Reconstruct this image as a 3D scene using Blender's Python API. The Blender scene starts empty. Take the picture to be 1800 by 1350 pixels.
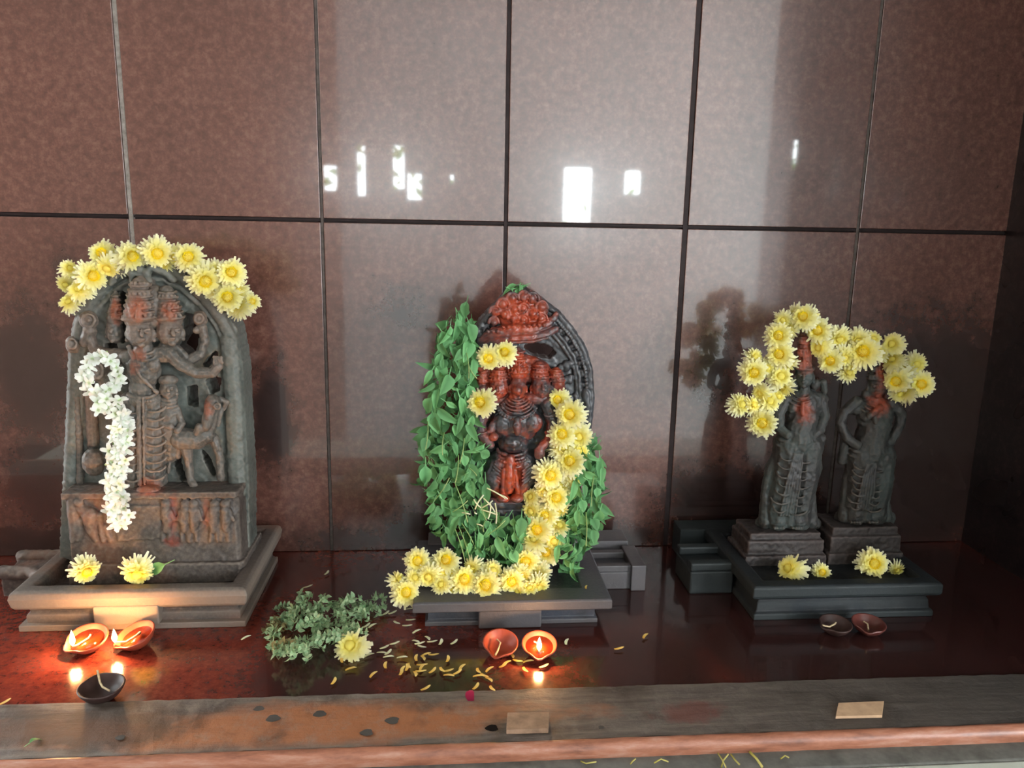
import bpy, math, random
import numpy as np
from mathutils import Vector, Matrix, Quaternion

# ------------------------------------------------------------------ camera, light, exposure
FPX, PITCH, YAW, ROLL = 1373.19, .20641, .085, .01942
CAM = np.array([0.0, -1.70109, 0.75])
_F = np.array([math.sin(YAW)*math.cos(PITCH), math.cos(YAW)*math.cos(PITCH), -math.sin(PITCH)])
_R = np.cross(_F, [0, 0, 1]); _R /= np.linalg.norm(_R); _U = np.cross(_R, _F)
RR = _R*math.cos(ROLL) + _U*math.sin(ROLL); UU = -_R*math.sin(ROLL) + _U*math.cos(ROLL)
SC = bpy.context.scene
COL = SC.collection

def srgb(r, g, b, a=1.0):
    f = lambda c: (c/255)/12.92 if c/255 <= .04045 else ((c/255+.055)/1.055)**2.4
    return (f(r), f(g), f(b), a)

cd = bpy.data.cameras.new('camera'); cam = bpy.data.objects.new('camera', cd); COL.objects.link(cam)
cd.sensor_width = 36.0; cd.lens = FPX/1800*36.0; cd.clip_start = .01; cd.clip_end = 200
m = Matrix.Identity(4)
for i in range(3):
    m[i][0] = RR[i]; m[i][1] = UU[i]; m[i][2] = -_F[i]; m[i][3] = CAM[i]
cam.matrix_world = m
SC.camera = cam

SC.view_settings.view_transform = 'Standard'; SC.view_settings.look = 'None'
SC.view_settings.gamma = 1.0; SC.view_settings.use_curve_mapping = False
SC.view_settings.exposure = 0.12

W = bpy.data.worlds.new('world'); SC.world = W; W.use_nodes = True
W.node_tree.nodes['Background'].inputs[0].default_value = (.88, .97, 1.0, 1)
W.node_tree.nodes['Background'].inputs[1].default_value = 30.0

def area(name, loc, target, sx, sy, power, color):
    l = bpy.data.lights.new(name, 'AREA'); l.shape = 'RECTANGLE'; l.size = sx; l.size_y = sy
    l.energy = power; l.color = color
    o = bpy.data.objects.new(name, l); COL.objects.link(o); o.location = loc
    o.rotation_euler = (Vector(target)-Vector(loc)).to_track_quat('-Z', 'Y').to_euler()
    return o
# daylight coming in by the doorway on the right of the hall
area('doorway_daylight', (3.12, -3.6, .70), (.2, -.1, .55), .6, 1.6, 125, (.95, .98, 1.0))
# added fill lamp under the hall ceiling, washing the pale plastered wall
area('hall_wall_fill', (.85, -2.9, 2.44), (.85, -4.0, .9), 3.0, .5, 66, (.93, .98, 1.0))
# added weak warm fill lamp at the far left of the hall
area('left_fill', (-3.45, -1.9, 1.6), (-.5, 0, .4), 1.0, 1.5, 11, (1.0, .95, .88))

rnd = random.Random(7)
TAU = math.tau

# ------------------------------------------------------------------ pixel to point in the place
def ray(px, py):
    return _F + RR*((px-900)/FPX) - UU*((py-675)/FPX)
def at(px, py, y):
    d = ray(px, py); return CAM + d*((y-CAM[1])/d[1])
def on(px, py, z=0.0):
    d = ray(px, py); return CAM + d*((z-CAM[2])/d[2])
def mpp(p):                                   # metres per pixel at a point
    return float(np.dot(np.asarray(p)-CAM, _F))/FPX

# ------------------------------------------------------------------ objects, tags
WL = {}
def wloc(o):
    return Vector((0, 0, 0)) if o is None else WL[o.name]
def tag(o, label=None, cat=None, group=None, kind=None):
    if label: o['label'] = label
    if cat: o['category'] = cat
    if group: o['group'] = group
    if kind: o['kind'] = kind
    return o
def thing(name, loc, label, cat, group=None):
    o = bpy.data.objects.new(name, None); COL.objects.link(o)
    o.empty_display_size = .03
    o.location = Vector([float(c) for c in loc]); WL[o.name] = o.location.copy()
    return tag(o, label, cat, group)
def place(name, me, parent=None, loc=(0, 0, 0), quat=None, scale=1.0):
    """shared mesh data; loc is a world point"""
    o = bpy.data.objects.new(name, me); COL.objects.link(o)
    loc = Vector([float(c) for c in loc])
    o.parent = parent
    o.location = loc - wloc(parent); WL[o.name] = loc
    if quat is not None:
        o.rotation_mode = 'QUATERNION'; o.rotation_quaternion = quat
    o.scale = (scale,)*3 if not hasattr(scale, '__len__') else scale
    return o
def mesh(name, V, F, mat=None, smooth=False):
    me = bpy.data.meshes.new(name)
    me.from_pydata([tuple(map(float, v)) for v in V], [], [tuple(map(int, f)) for f in F]); me.update()
    if mat: me.materials.append(mat)
    if smooth: me.polygons.foreach_set('use_smooth', [True]*len(me.polygons))
    return me
def wobj(name, V, F, mat, parent=None, smooth=False, bevel=0, kind=None, origin=None):
    """mesh given in world coordinates"""
    V = np.asarray(V, float)
    if origin is None:
        origin = V.mean(0) if parent is None else np.array(wloc(parent))
        if parent is None: origin = np.array([origin[0], origin[1], V[:, 2].min()])
    origin = np.asarray(origin, float)
    me = mesh(name, V-origin, F, mat, smooth)
    o = place(name, me, parent, origin)
    if bevel:
        b = o.modifiers.new('b', 'BEVEL'); b.width = bevel; b.segments = 2; b.limit_method = 'ANGLE'
    if kind: o['kind'] = kind
    return o
def boxVF(x0, x1, y0, y1, z0, z1):
    V = [(x, y, z) for z in (z0, z1) for y in (y0, y1) for x in (x0, x1)]
    return V, [(0, 2, 3, 1), (4, 5, 7, 6), (0, 1, 5, 4), (2, 6, 7, 3), (0, 4, 6, 2), (1, 3, 7, 5)]
def join(parts):
    V = []; F = []
    for v, f in parts:
        n = len(V); V += [tuple(p) for p in v]; F += [tuple(i+n for i in q) for q in f]
    return V, F

# ------------------------------------------------------------------ materials
class NT:
    def __init__(s, name):
        s.m = bpy.data.materials.new(name); s.m.use_nodes = True; s.t = s.m.node_tree
        s.b = s.t.nodes['Principled BSDF']; s.pos = None
    def n(s, ty, **kw):
        x = s.t.nodes.new(ty)
        for k, v in kw.items(): setattr(x, k, v)
        return x
    def l(s, a, b): s.t.links.new(a, b)
    def P(s):
        if s.pos is None: s.pos = s.n('ShaderNodeNewGeometry').outputs['Position']
        return s.pos
    def noise(s, scale, detail=4, rough=.6, vec=None, stretch=None):
        n = s.n('ShaderNodeTexNoise'); n.inputs['Scale'].default_value = scale
        n.inputs['Detail'].default_value = detail; n.inputs['Roughness'].default_value = rough
        v = vec or s.P()
        if stretch:
            mp = s.n('ShaderNodeMapping'); mp.inputs['Scale'].default_value = stretch; s.l(v, mp.inputs[0]); v = mp.outputs[0]
        s.l(v, n.inputs['Vector']); return n.outputs['Fac']
    def ramp(s, fac, stops):
        r = s.n('ShaderNodeValToRGB'); e = r.color_ramp.elements
        while len(e) < len(stops): e.new(.5)
        for i, (p, c) in enumerate(stops):
            e[i].position = p; e[i].color = c if hasattr(c, '__len__') else (c, c, c, 1)
        s.l(fac, r.inputs[0]); return r.outputs[0]
    def mix(s, fac, a, b, mode='MIX'):
        x = s.n('ShaderNodeMix', data_type='RGBA', blend_type=mode)
        for v, i in ((fac, 0), (a, 6), (b, 7)):
            if hasattr(v, 'is_output') or isinstance(v, bpy.types.NodeSocket): s.l(v, x.inputs[i])
            else: x.inputs[i].default_value = v
        return x.outputs[2]
    def math(s, op, a, b=None, clamp=False):
        x = s.n('ShaderNodeMath', operation=op); x.use_clamp = clamp
        for v, i in ((a, 0), (b, 1)):
            if v is None: continue
            if isinstance(v, bpy.types.NodeSocket): s.l(v, x.inputs[i])
            else: x.inputs[i].default_value = v
        return x.outputs[0]
    def bump(s, h, strength=.3, dist=.002):
        b = s.n('ShaderNodeBump'); b.inputs['Strength'].default_value = strength; b.inputs['Distance'].default_value = dist
        s.l(h, b.inputs['Height']); s.l(b.outputs[0], s.b.inputs['Normal'])
    def set(s, color=None, rough=None, spec=None, metallic=None, **kw):
        for v, k in ((color, 'Base Color'), (rough, 'Roughness'), (spec, 'Specular IOR Level'), (metallic, 'Metallic')):
            if v is None: continue
            if isinstance(v, bpy.types.NodeSocket): s.l(v, s.b.inputs[k])
            else: s.b.inputs[k].default_value = v
        for k, v in kw.items(): s.b.inputs[k].default_value = v
        return s.m
def blob(t, c, r, p=1.0):
    """smooth 1..0 ellipsoidal mask at world point c with radii r"""
    a = t.n('ShaderNodeVectorMath', operation='SUBTRACT'); t.l(t.P(), a.inputs[0]); a.inputs[1].default_value = c
    d = t.n('ShaderNodeVectorMath', operation='DIVIDE'); t.l(a.outputs[0], d.inputs[0]); d.inputs[1].default_value = r
    L = t.n('ShaderNodeVectorMath', operation='LENGTH'); t.l(d.outputs[0], L.inputs[0])
    return t.math('MULTIPLY', t.math('SUBTRACT', 1.0, L.outputs['Value'], clamp=True), p)

def granite(name, c_dark, c_mid, c_lite, rough, spec, stain_shade=(), coat=1.0, sn=.9):
    t = NT(name)
    big = t.noise(3.2, 3); mid = t.noise(60, 5, .7); fine = t.noise(260, 3, .8)
    vo = t.n('ShaderNodeTexVoronoi'); vo.inputs['Scale'].default_value = 150; t.l(t.P(), vo.inputs['Vector'])
    base = t.ramp(mid, [(.30, c_dark), (.50, c_mid), (.74, c_lite)])
    base = t.mix(t.ramp(fine, [(.40, 0), (.62, 1)]), base, t.mix(.28, base, c_dark))
    sp = t.ramp(vo.outputs['Color'], [(.80, 0), (.93, 1)])
    base = t.mix(t.math('MULTIPLY', sp, .30), base, c_lite)
    base = t.mix(t.ramp(big, [(.35, 0), (.75, .45)]), base, tuple(c*.6 for c in c_dark[:3])+(1,))
    if stain_shade:
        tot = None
        for c, r, p in stain_shade:
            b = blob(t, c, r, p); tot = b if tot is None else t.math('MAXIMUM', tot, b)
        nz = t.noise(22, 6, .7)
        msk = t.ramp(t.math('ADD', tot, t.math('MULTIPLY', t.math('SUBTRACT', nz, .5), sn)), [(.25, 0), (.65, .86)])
        base = t.mix(msk, base, srgb(34, 27, 27))  # dark stains and painted shade share this colour
    t.bump(fine, .05, .0005)
    rn = t.noise(7, 2, .5)
    r = t.ramp(rn, [(.3, rough), (.75, rough*1.3)])
    t.b.inputs['Coat Weight'].default_value = coat; t.b.inputs['Coat IOR'].default_value = 1.55; t.b.inputs['Coat Roughness'].default_value = .035
    return t.set(base, r, spec)

def atw(px, py): return tuple(at(px, py, 0))
G_STAIN_SHADE = [(atw(478, 740), (.10, .3, .22), .95), (atw(490, 640), (.06, .3, .08), .6), (atw(70, 850), (.16, .3, .26), .75),
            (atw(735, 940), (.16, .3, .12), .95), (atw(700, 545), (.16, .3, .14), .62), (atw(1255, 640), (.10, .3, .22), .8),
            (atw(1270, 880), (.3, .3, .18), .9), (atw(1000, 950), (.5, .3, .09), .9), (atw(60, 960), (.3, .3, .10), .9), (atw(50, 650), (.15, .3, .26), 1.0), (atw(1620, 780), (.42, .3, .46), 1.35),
            (atw(1500, 900), (.3, .3, .25), .8), (atw(610, 950), (.2, .3, .07), .8), (atw(110, 460), (.07, .3, .09), .55), (atw(330, 640), (.14, .3, .2), 1.4), (atw(960, 640), (.10, .3, .1), 1.3), (atw(1500, 700), (.12, .3, .12), 1.2)]  # soot and oil stains, plus shade painted behind statues and at lower right
M_WALL = granite('red_granite_polished', srgb(84, 54, 47), srgb(110, 72, 62), srgb(142, 102, 90), .20, .95, G_STAIN_SHADE)
M_SHELF = granite('maroon_granite_polished', srgb(80, 32, 26), srgb(114, 46, 34), srgb(144, 66, 48), .14, .5, [((.85, -.3, 0), (.75, .6, .2), 1.5), ((.25, -.25, 0), (.45, .35, .2), .9), ((-.15, -.2, 0), (.25, .25, .2), .8), ((-.55, -.12, 0), (.5, .24, .2), .9), ((-.2, -.5, 0), (.25, .3, .2), .9), ((.0, -.5, 0), (.2, .3, .2), .8), ((.35, -.5, 0), (.3, .3, .2), .9)], .3, .35)  # dark blobs put shelf shade and oil staining into the colour
M_SIDE = granite('dark_granite', srgb(20, 16, 18), srgb(32, 26, 27), srgb(66, 52, 50), .25, .5, (), .2)

def plain(name, c, rough=.7, spec=.3, var=.25, scale=20, bump=.1):
    t = NT(name); n = t.noise(scale, 5)
    dk = tuple(x*(1-var) for x in c[:3])+(1,); lt = tuple(min(1, x*(1+var)) for x in c[:3])+(1,)
    t.bump(n, bump, .001)
    return t.set(t.ramp(n, [(.3, dk), (.7, lt)]), rough, spec)
M_GROUT_D = plain('dark_brown_joint', srgb(44, 34, 34), .7, .3, .4, 60)
M_GROUT_L = plain('pale_grey_joint', srgb(150, 143, 136), .8, .2, .35, 90)
M_GROUT_M = plain('grey_joint', srgb(92, 84, 80), .8, .2, .35, 90)

def stone_mat(name, c_lo, c_hi, dust, rough=.5, spec=.5, tint=None, gloss=.25, paint=((96, 36, 20), (176, 66, 30), (140, 72, 44)), top=.88):
    t = NT(name)
    n = t.noise(14, 5, .65); f = t.noise(170, 4, .7)
    base = t.ramp(n, [(.33, c_lo), (.68, c_hi)])
    if tint is not None:
        base = t.mix(t.ramp(t.noise(7, 4), [(.48, 0), (.66, .75)]), base, tint)
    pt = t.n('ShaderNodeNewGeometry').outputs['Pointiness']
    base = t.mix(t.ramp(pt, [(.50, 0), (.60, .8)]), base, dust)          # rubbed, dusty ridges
    base = t.mix(t.ramp(pt, [(.42, .9), (.492, 0)]), base, tuple(c*.25 for c in c_lo[:3])+(1,))  # near-black in the grooves
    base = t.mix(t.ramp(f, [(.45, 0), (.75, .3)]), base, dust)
    at_ = t.n('ShaderNodeAttribute'); at_.attribute_name = 'paint'
    pn = t.math('ADD', at_.outputs['Fac'], t.math('MULTIPLY', t.math('SUBTRACT', t.noise(55, 5, .7), .5), 1.3))
    pc = t.ramp(t.noise(70, 4), [(.33, srgb(*paint[0])), (.52, srgb(*paint[1])), (.70, srgb(*paint[2]))])
    base = t.mix(t.ramp(pn, [(.30, 0), (.85, top)]), base, pc)
    t.bump(t.math('ADD', t.noise(90, 5, .7), t.math('MULTIPLY', f, .5)), .35, .0016)
    t.set(base, t.ramp(n, [(.3, rough), (.7, rough+gloss)]), spec)
    return t.m
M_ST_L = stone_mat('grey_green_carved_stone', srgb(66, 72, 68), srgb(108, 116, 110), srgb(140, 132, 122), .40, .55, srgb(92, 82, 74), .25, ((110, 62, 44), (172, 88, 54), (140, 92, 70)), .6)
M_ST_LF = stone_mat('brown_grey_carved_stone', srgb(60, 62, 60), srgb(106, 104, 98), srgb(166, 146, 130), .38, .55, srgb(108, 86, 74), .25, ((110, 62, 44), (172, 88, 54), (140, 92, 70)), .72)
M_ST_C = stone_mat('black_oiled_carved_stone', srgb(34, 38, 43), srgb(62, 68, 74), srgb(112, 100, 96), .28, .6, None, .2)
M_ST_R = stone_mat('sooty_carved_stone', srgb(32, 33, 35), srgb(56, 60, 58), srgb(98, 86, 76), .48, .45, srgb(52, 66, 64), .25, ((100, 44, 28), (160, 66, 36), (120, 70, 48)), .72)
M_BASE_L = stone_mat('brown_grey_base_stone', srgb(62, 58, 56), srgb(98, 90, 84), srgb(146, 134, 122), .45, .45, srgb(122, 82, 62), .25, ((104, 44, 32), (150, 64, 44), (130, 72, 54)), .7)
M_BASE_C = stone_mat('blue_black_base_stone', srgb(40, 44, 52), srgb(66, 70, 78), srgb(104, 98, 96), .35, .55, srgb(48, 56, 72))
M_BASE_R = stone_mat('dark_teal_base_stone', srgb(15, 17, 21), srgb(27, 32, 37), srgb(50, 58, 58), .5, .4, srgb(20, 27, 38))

def wood_mat():
    t = NT('weathered_beam')
    g = t.noise(9, 6, .7, stretch=(1, 9, 4)); big = t.noise(3.2, 5, .65, stretch=(1, 2.2, 1)); f = t.noise(120, 4, .7)
    c = t.ramp(g, [(.30, srgb(70, 62, 56)), (.55, srgb(104, 94, 86)), (.75, srgb(128, 116, 106))])
    org = t.math('ADD', t.math('MULTIPLY', blob(t, (-.25, -.64, 0), (.62, .08, .2), 1.1), 1), t.math('MULTIPLY', t.math('SUBTRACT', big, .5), 1.5))
    c = t.mix(t.ramp(org, [(.30, 0), (.62, .85)]), c, srgb(158, 98, 60))
    dk = t.noise(11, 5, .6)
    c = t.mix(t.ramp(dk, [(.54, 0), (.72, .8)]), c, srgb(50, 40, 34))
    c = t.mix(t.ramp(t.noise(28, 6, .8), [(.50, 0), (.72, .55)]), c, srgb(134, 124, 116))
    rd = t.math('ADD', blob(t, (.38, -.64, 0), (.11, .06, .2), 1.0), t.math('MULTIPLY', t.math('SUBTRACT', t.noise(40, 4), .5), 1.0))
    c = t.mix(t.ramp(rd, [(.45, 0), (.7, .6)]), c, srgb(112, 60, 52))
    c = t.mix(t.ramp(t.math('ADD', blob(t, (-.55, -.63, 0), (.32, .09, .2), 1.0), t.math('MULTIPLY', t.math('SUBTRACT', t.noise(13, 5, .6), .5), 1.3)), [(.35, 0), (.6, .75)]), c, srgb(66, 54, 44))
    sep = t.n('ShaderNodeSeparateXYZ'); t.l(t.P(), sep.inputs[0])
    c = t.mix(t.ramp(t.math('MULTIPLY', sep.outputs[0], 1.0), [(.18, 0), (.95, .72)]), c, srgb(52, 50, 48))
    t.bump(t.math('ADD', g, t.math('MULTIPLY', f, .6)), .6, .003)
    return t.set(c, .6, .4)
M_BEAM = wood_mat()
t = NT('worn_copper_brown_lip'); n = t.noise(14, 5, .7, stretch=(1, 5, 5))
t.bump(t.noise(60, 4), .3, .001)
M_LIP = t.set(t.ramp(n, [(.3, srgb(118, 74, 58)), (.52, srgb(164, 108, 84)), (.75, srgb(186, 146, 128))]), .4, .5)
M_STEP = plain('grey_cement_step', srgb(104, 104, 98), .8, .3, .35, 30, .5)
M_MARBLE = plain('pale_marble', srgb(196, 202, 190), .35, .5, .08, 8)
M_PLUG = plain('pale_cut_wood', srgb(190, 158, 126), .7, .3, .14, 60, .3)
M_PLUG2 = plain('cement_smeared_wood', srgb(146, 118, 96), .75, .3, .3, 50, .6)
M_KNOT = plain('dark_knot', srgb(70, 66, 62), .6)
M_HOLE = plain('black_hollow', srgb(16, 13, 12), .9, .1)

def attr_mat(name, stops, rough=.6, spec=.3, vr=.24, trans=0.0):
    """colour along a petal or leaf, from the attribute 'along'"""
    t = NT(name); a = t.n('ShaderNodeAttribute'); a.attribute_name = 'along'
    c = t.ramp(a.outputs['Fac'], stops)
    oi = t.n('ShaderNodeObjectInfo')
    hs = t.n('ShaderNodeHueSaturation'); t.l(c, hs.inputs['Color'])
    t.l(t.math('ADD', 1.0-vr*.5, t.math('MULTIPLY', oi.outputs['Random'], vr)), hs.inputs['Value'])
    t.set(hs.outputs[0], rough, spec)
    if trans:
        tr = t.n('ShaderNodeBsdfTranslucent'); t.l(hs.outputs[0], tr.inputs[0])
        mx = t.n('ShaderNodeMixShader'); mx.inputs[0].default_value = trans
        t.l(t.b.outputs[0], mx.inputs[1]); t.l(tr.outputs[0], mx.inputs[2])
        t.l(mx.outputs[0], t.t.nodes['Material Output'].inputs[0])
    return t.m
M_PETAL = attr_mat('pale_yellow_petal', [(0, srgb(252, 230, 60)), (.35, srgb(251, 243, 140)), (1, srgb(252, 252, 222))], .6, .2, trans=.35)
M_CENTRE = attr_mat('golden_centre', [(0, srgb(250, 206, 16)), (1, srgb(254, 236, 50))], .6, .2)
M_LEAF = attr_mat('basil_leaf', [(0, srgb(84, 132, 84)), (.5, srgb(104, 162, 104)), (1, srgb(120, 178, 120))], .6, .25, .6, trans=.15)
M_STEM = attr_mat('pale_stem', [(0, srgb(120, 156, 90)), (1, srgb(170, 190, 130))], .6, .2)
M_HERB = attr_mat('marjoram_leaf', [(0, srgb(112, 148, 108)), (.5, srgb(146, 182, 138)), (1, srgb(184, 200, 160))], .65, .25, trans=.25)
M_JAS = attr_mat('white_petal', [(0, srgb(170, 200, 120)), (.25, srgb(232, 242, 226)), (1, srgb(250, 253, 250))], .5, .3, trans=.2)
M_LOOSE_W = attr_mat('loose_pale_petal', [(0, srgb(214, 214, 160)), (1, srgb(226, 230, 204))], .5, .3)
M_LOOSE_Y = attr_mat('loose_ochre_petal', [(0, srgb(206, 160, 60)), (1, srgb(230, 206, 130))], .5, .3)
M_MAG = attr_mat('magenta_petal', [(0, srgb(120, 16, 50)), (1, srgb(190, 40, 84))], .5, .3)
M_STRAW = attr_mat('dry_straw', [(0, srgb(150, 140, 60)), (1, srgb(206, 196, 120))], .7, .2)
M_CLAY = plain('red_clay', srgb(150, 66, 44), .45, .45, .25, 30)
M_CLAY_D = plain('burnt_clay', srgb(58, 40, 36), .5, .4, .35, 30)
M_OIL = plain('lamp_oil', srgb(120, 48, 16), .06, .8, .1)
M_WICK = plain('cotton_wick', srgb(206, 186, 150), .9, .1, .3, 200)
t = NT('flame'); t.b.inputs['Base Color'].default_value = (0, 0, 0, 1)
t.b.inputs['Emission Color'].default_value = (1.0, .72, .34, 1); t.b.inputs['Emission Strength'].default_value = 30
M_FLAME = t.m
M_PLASTER = plain('pale_plaster', srgb(152, 152, 150), .8, .2, .05, 5)
M_DARKPL = plain('brown_paint', srgb(104, 82, 72), .8, .2, .15, 5)
M_DARKER = plain('dark_timber', srgb(40, 32, 30), .8, .2, .2, 5)
M_OUTLEAF = plain('garden_foliage', srgb(120, 160, 60), .6, .3, .5, 9)

# ------------------------------------------------------------------ the setting
ZT = .7427                                     # height of the joint between the two rows of granite panels
XC = 1.259                                     # right-hand corner of the niche
joints = [(-.649, M_GROUT_L, .0085), (-.262, M_GROUT_M, .0055), (.1248, M_GROUT_D, .0070), (.518, M_GROUT_D, .0100), (.910, M_GROUT_M, .0062)]
wb = wobj('wall_back', *boxVF(-1.9, XC+.1, .014, .12, -.05, 2.5), M_GROUT_D, kind='structure', origin=(0, .014, 0))
xs = [-1.43, -1.036] + [j[0] for j in joints] + [XC+.004]
def panel(x0, x1, z0, z1, k):
    g0 = .0032; g1 = .0032
    for j, _, w in joints:
        if abs(j-x0) < 1e-6: g0 = w*.5+.0006
        if abs(j-x1) < 1e-6: g1 = w*.5+.0006
    tl = [0, .0006, -.0004, .0003, -.0005, .0004, 0][k % 7]
    V, F = boxVF(x0+g0, x1-g1, 0, .012, z0, z1)
    V = [(x, y+tl, z) for x, y, z in V]
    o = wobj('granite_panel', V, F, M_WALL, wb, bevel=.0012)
k = 0
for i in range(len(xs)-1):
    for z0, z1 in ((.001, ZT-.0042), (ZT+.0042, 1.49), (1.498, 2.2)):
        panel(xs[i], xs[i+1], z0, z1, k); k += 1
for j, mt, w in joints:
    wobj('joint_strip', *boxVF(j-w*.5, j+w*.5, .0025, .013, .001, 2.2), mt, wb)
wobj('joint_strip', *boxVF(-1.5, XC, .0045, .013, ZT-.0012, ZT+.0030), M_GROUT_D, wb)

wobj('wall_right', *boxVF(XC, XC+.14, -.90, .012, -.05, 2.5), M_SIDE, kind='structure', bevel=.004)
wobj('altar_shelf', *boxVF(-1.9, XC+.14, -.566, .014, -.06, 0), M_SHELF, kind='structure')
# front beam: top plank, rounded lip, cement step and marble slab below it
bm = thing('wooden_beam', (0, -.62, -.06), 'long weathered brown and grey wooden beam along the front edge of the altar', 'beam')
def extr(prof, x0, x1, nseg=60, jit=.0, seed=1):
    r = random.Random(seed); V = []; F = []; n = len(prof)
    for i in range(nseg+1):
        x = x0+(x1-x0)*i/nseg
        for (y, z) in prof:
            V.append((x, y+r.uniform(-jit, jit), z+r.uniform(-jit, jit)))
    for i in range(nseg):
        for j in range(n):
            a = i*n+j; b = i*n+(j+1) % n
            F.append((a, b, b+n, a+n))
    F.append(tuple(range(n-1, -1, -1))); F.append(tuple(range(nseg*n, nseg*n+n)))
    return V, F
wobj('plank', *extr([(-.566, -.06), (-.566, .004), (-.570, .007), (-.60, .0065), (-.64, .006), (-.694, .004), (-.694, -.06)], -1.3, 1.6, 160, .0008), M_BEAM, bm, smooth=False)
wobj('lip', *extr([(-.6945, -.05), (-.6945, .002), (-.697, .006), (-.702, .006), (-.708, .002), (-.711, -.005), (-.710, -.014), (-.704, -.05)], -1.3, 1.6, 160, .0005, 2), M_LIP, bm, smooth=True)
for (px, py, rx) in ((212, 1296, 8), (690, 1266, 12), (562, 1254, 11), (480, 1262, 12), (645, 1287, 11), (455, 1245, 9), (1057, 1278, 5), (865, 1279, 11)):
    c = on(px, py, .0075); r = rx*mpp(c)
    V = [(c[0]+math.cos(a)*r*(1+.2*math.sin(3*a+px)), c[1]+math.sin(a)*r*.8, .0066+.0009*(1 if k_ else 0)) for k_ in (0, 1) for a in [i*TAU/12 for i in range(12)]]
    F = [tuple(range(12, 24))]+[(i, (i+1) % 12, 12+(i+1) % 12, 12+i) for i in range(12)]
    wobj('knot', V, F, M_HOLE if px == 865 else M_KNOT, bm)
def slab_px(name, pts, z0, z1, mat, label=None, cat=None, bevel=.001):
    q = [on(px, py, z1) for px, py in pts]; n = len(q)
    V = [(p[0], p[1], z0) for p in q]+[(p[0], p[1], z1) for p in q]
    F = [tuple(range(n)), tuple(range(2*n-1, n-1, -1))]+[(i, n+i, n+(i+1) % n, (i+1) % n) for i in range(n)]
    o = wobj(name, V, F, mat, bevel=bevel)
    return tag(o, label, cat)
slab_px('wood_block', [(1469, 1259), (1551, 1257), (1554, 1232), (1474, 1235)], .0062, .011, M_PLUG, 'small pale rectangular wood piece lying on the right part of the beam', 'wood block', .0006)
slab_px('wood_block', [(890, 1283), (964, 1281), (966, 1251), (892, 1252)], .0062, .014, M_PLUG2, 'cement smeared wood block set into the middle of the beam', 'wood block', .0012)
wobj('trim_1', *boxVF(-1.3, 1.6, -.747, -.703, -.12, -.018), M_STEP, kind='structure', bevel=.003)
wobj('trim_2', *boxVF(-1.3, 1.6, -1.0, -.748, -.12, -.019), M_MARBLE, kind='structure', bevel=.003)
wobj('trim_3', *boxVF(-1.9, 1.6, -.70, .1, -.9, -.121), M_STEP, kind='structure')

# hall behind the camera, mirrored in the polished granite
wobj('floor', *boxVF(-3.6, 4.9, -4.1, -.7, -1.0, -.9), plain('hall_floor', srgb(74, 68, 66), .6, .3), kind='structure')
wobj('ceiling', *boxVF(-3.6, 4.9, -4.1, .1, 2.5, 2.6), plain('hall_ceiling', srgb(96, 90, 84), .8), kind='structure')
wobj('wall_left', *boxVF(-3.7, -3.6, -4.1, .1, -1, 2.6), M_DARKPL, kind='structure')
wobj('wall_far_right', *boxVF(4.9, 5.0, -4.1, .1, -1, 2.6), M_DARKPL, kind='structure')
def pierced_wall(name, x0, x1, z0, z1, y, th, holes, mat):
    X = sorted({x0, x1, *[h[0] for h in holes], *[h[1] for h in holes]}); Z = sorted({z0, z1, *[h[2] for h in holes], *[h[3] for h in holes]})
    parts = []
    for a, b in zip(X, X[1:]):
        run = None
        for c, d in zip(Z, Z[1:]):
            xm = (a+b)/2; zm = (c+d)/2
            op = any(h[0] < xm < h[1] and h[2] < zm < h[3] for h in holes)
            if op:
                if run: parts.append(boxVF(a, b, y-th, y, run[0], run[1])); run = None
            else: run = (c if run is None else run[0], d)
        if run: parts.append(boxVF(a, b, y-th, y, run[0], run[1]))
    return wobj(name, *join(parts), mat, kind='structure')
pierced_wall('wall_hall', -.75, 2.32, -1, 2.6, -4.0, .08, [(.83, 1.04, .74, 1.13), (1.27, 1.40, .95, 1.12), (-.38, -.30, .95, 1.25), (-.28, -.18, .88, 1.06), (-.63, -.57, .90, 1.24), (.02, .045, 1.0, 1.06)], M_PLASTER)
pierced_wall('wall_hall_left', -3.6, -.75, -1, 2.6, -3.98, .08, [(-.86, -.765, .93, 1.10)], M_DARKPL)
pierced_wall('wall_hall_right', 2.32, 4.9, -1, 2.6, -3.98, .08, [(2.49, 2.55, 1.16, 1.36)], M_DARKER)

# leafy hedge outside, seen only as a reflection through the openings
r_ = random.Random(3); V = []; F = []
for i in range(900):
    c = np.array([r_.uniform(-1.3, 3.0), r_.uniform(-5.0, -4.6), r_.uniform(.5, 1.5)])
    if .90 < c[0] < 1.35 and r_.random() < .9: continue
    if -.2 < c[0] < .9 and r_.random() < .3: continue
    a = np.array([r_.gauss(0, 1), r_.gauss(0, .4), r_.gauss(0, 1)]); a /= np.linalg.norm(a)
    b = np.cross(a, [r_.gauss(0, .3), 1, r_.gauss(0, .3)]); b /= np.linalg.norm(b)
    n = len(V); s = r_.uniform(.03, .07)
    V += [c-a*s, c+b*s*.4, c+a*s, c-b*s*.4]; F.append((n, n+1, n+2, n+3))
hd = wobj('garden_hedge', V, F, M_OUTLEAF); tag(hd, 'green leafy hedge outside the hall openings', 'hedge', kind='stuff')

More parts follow.
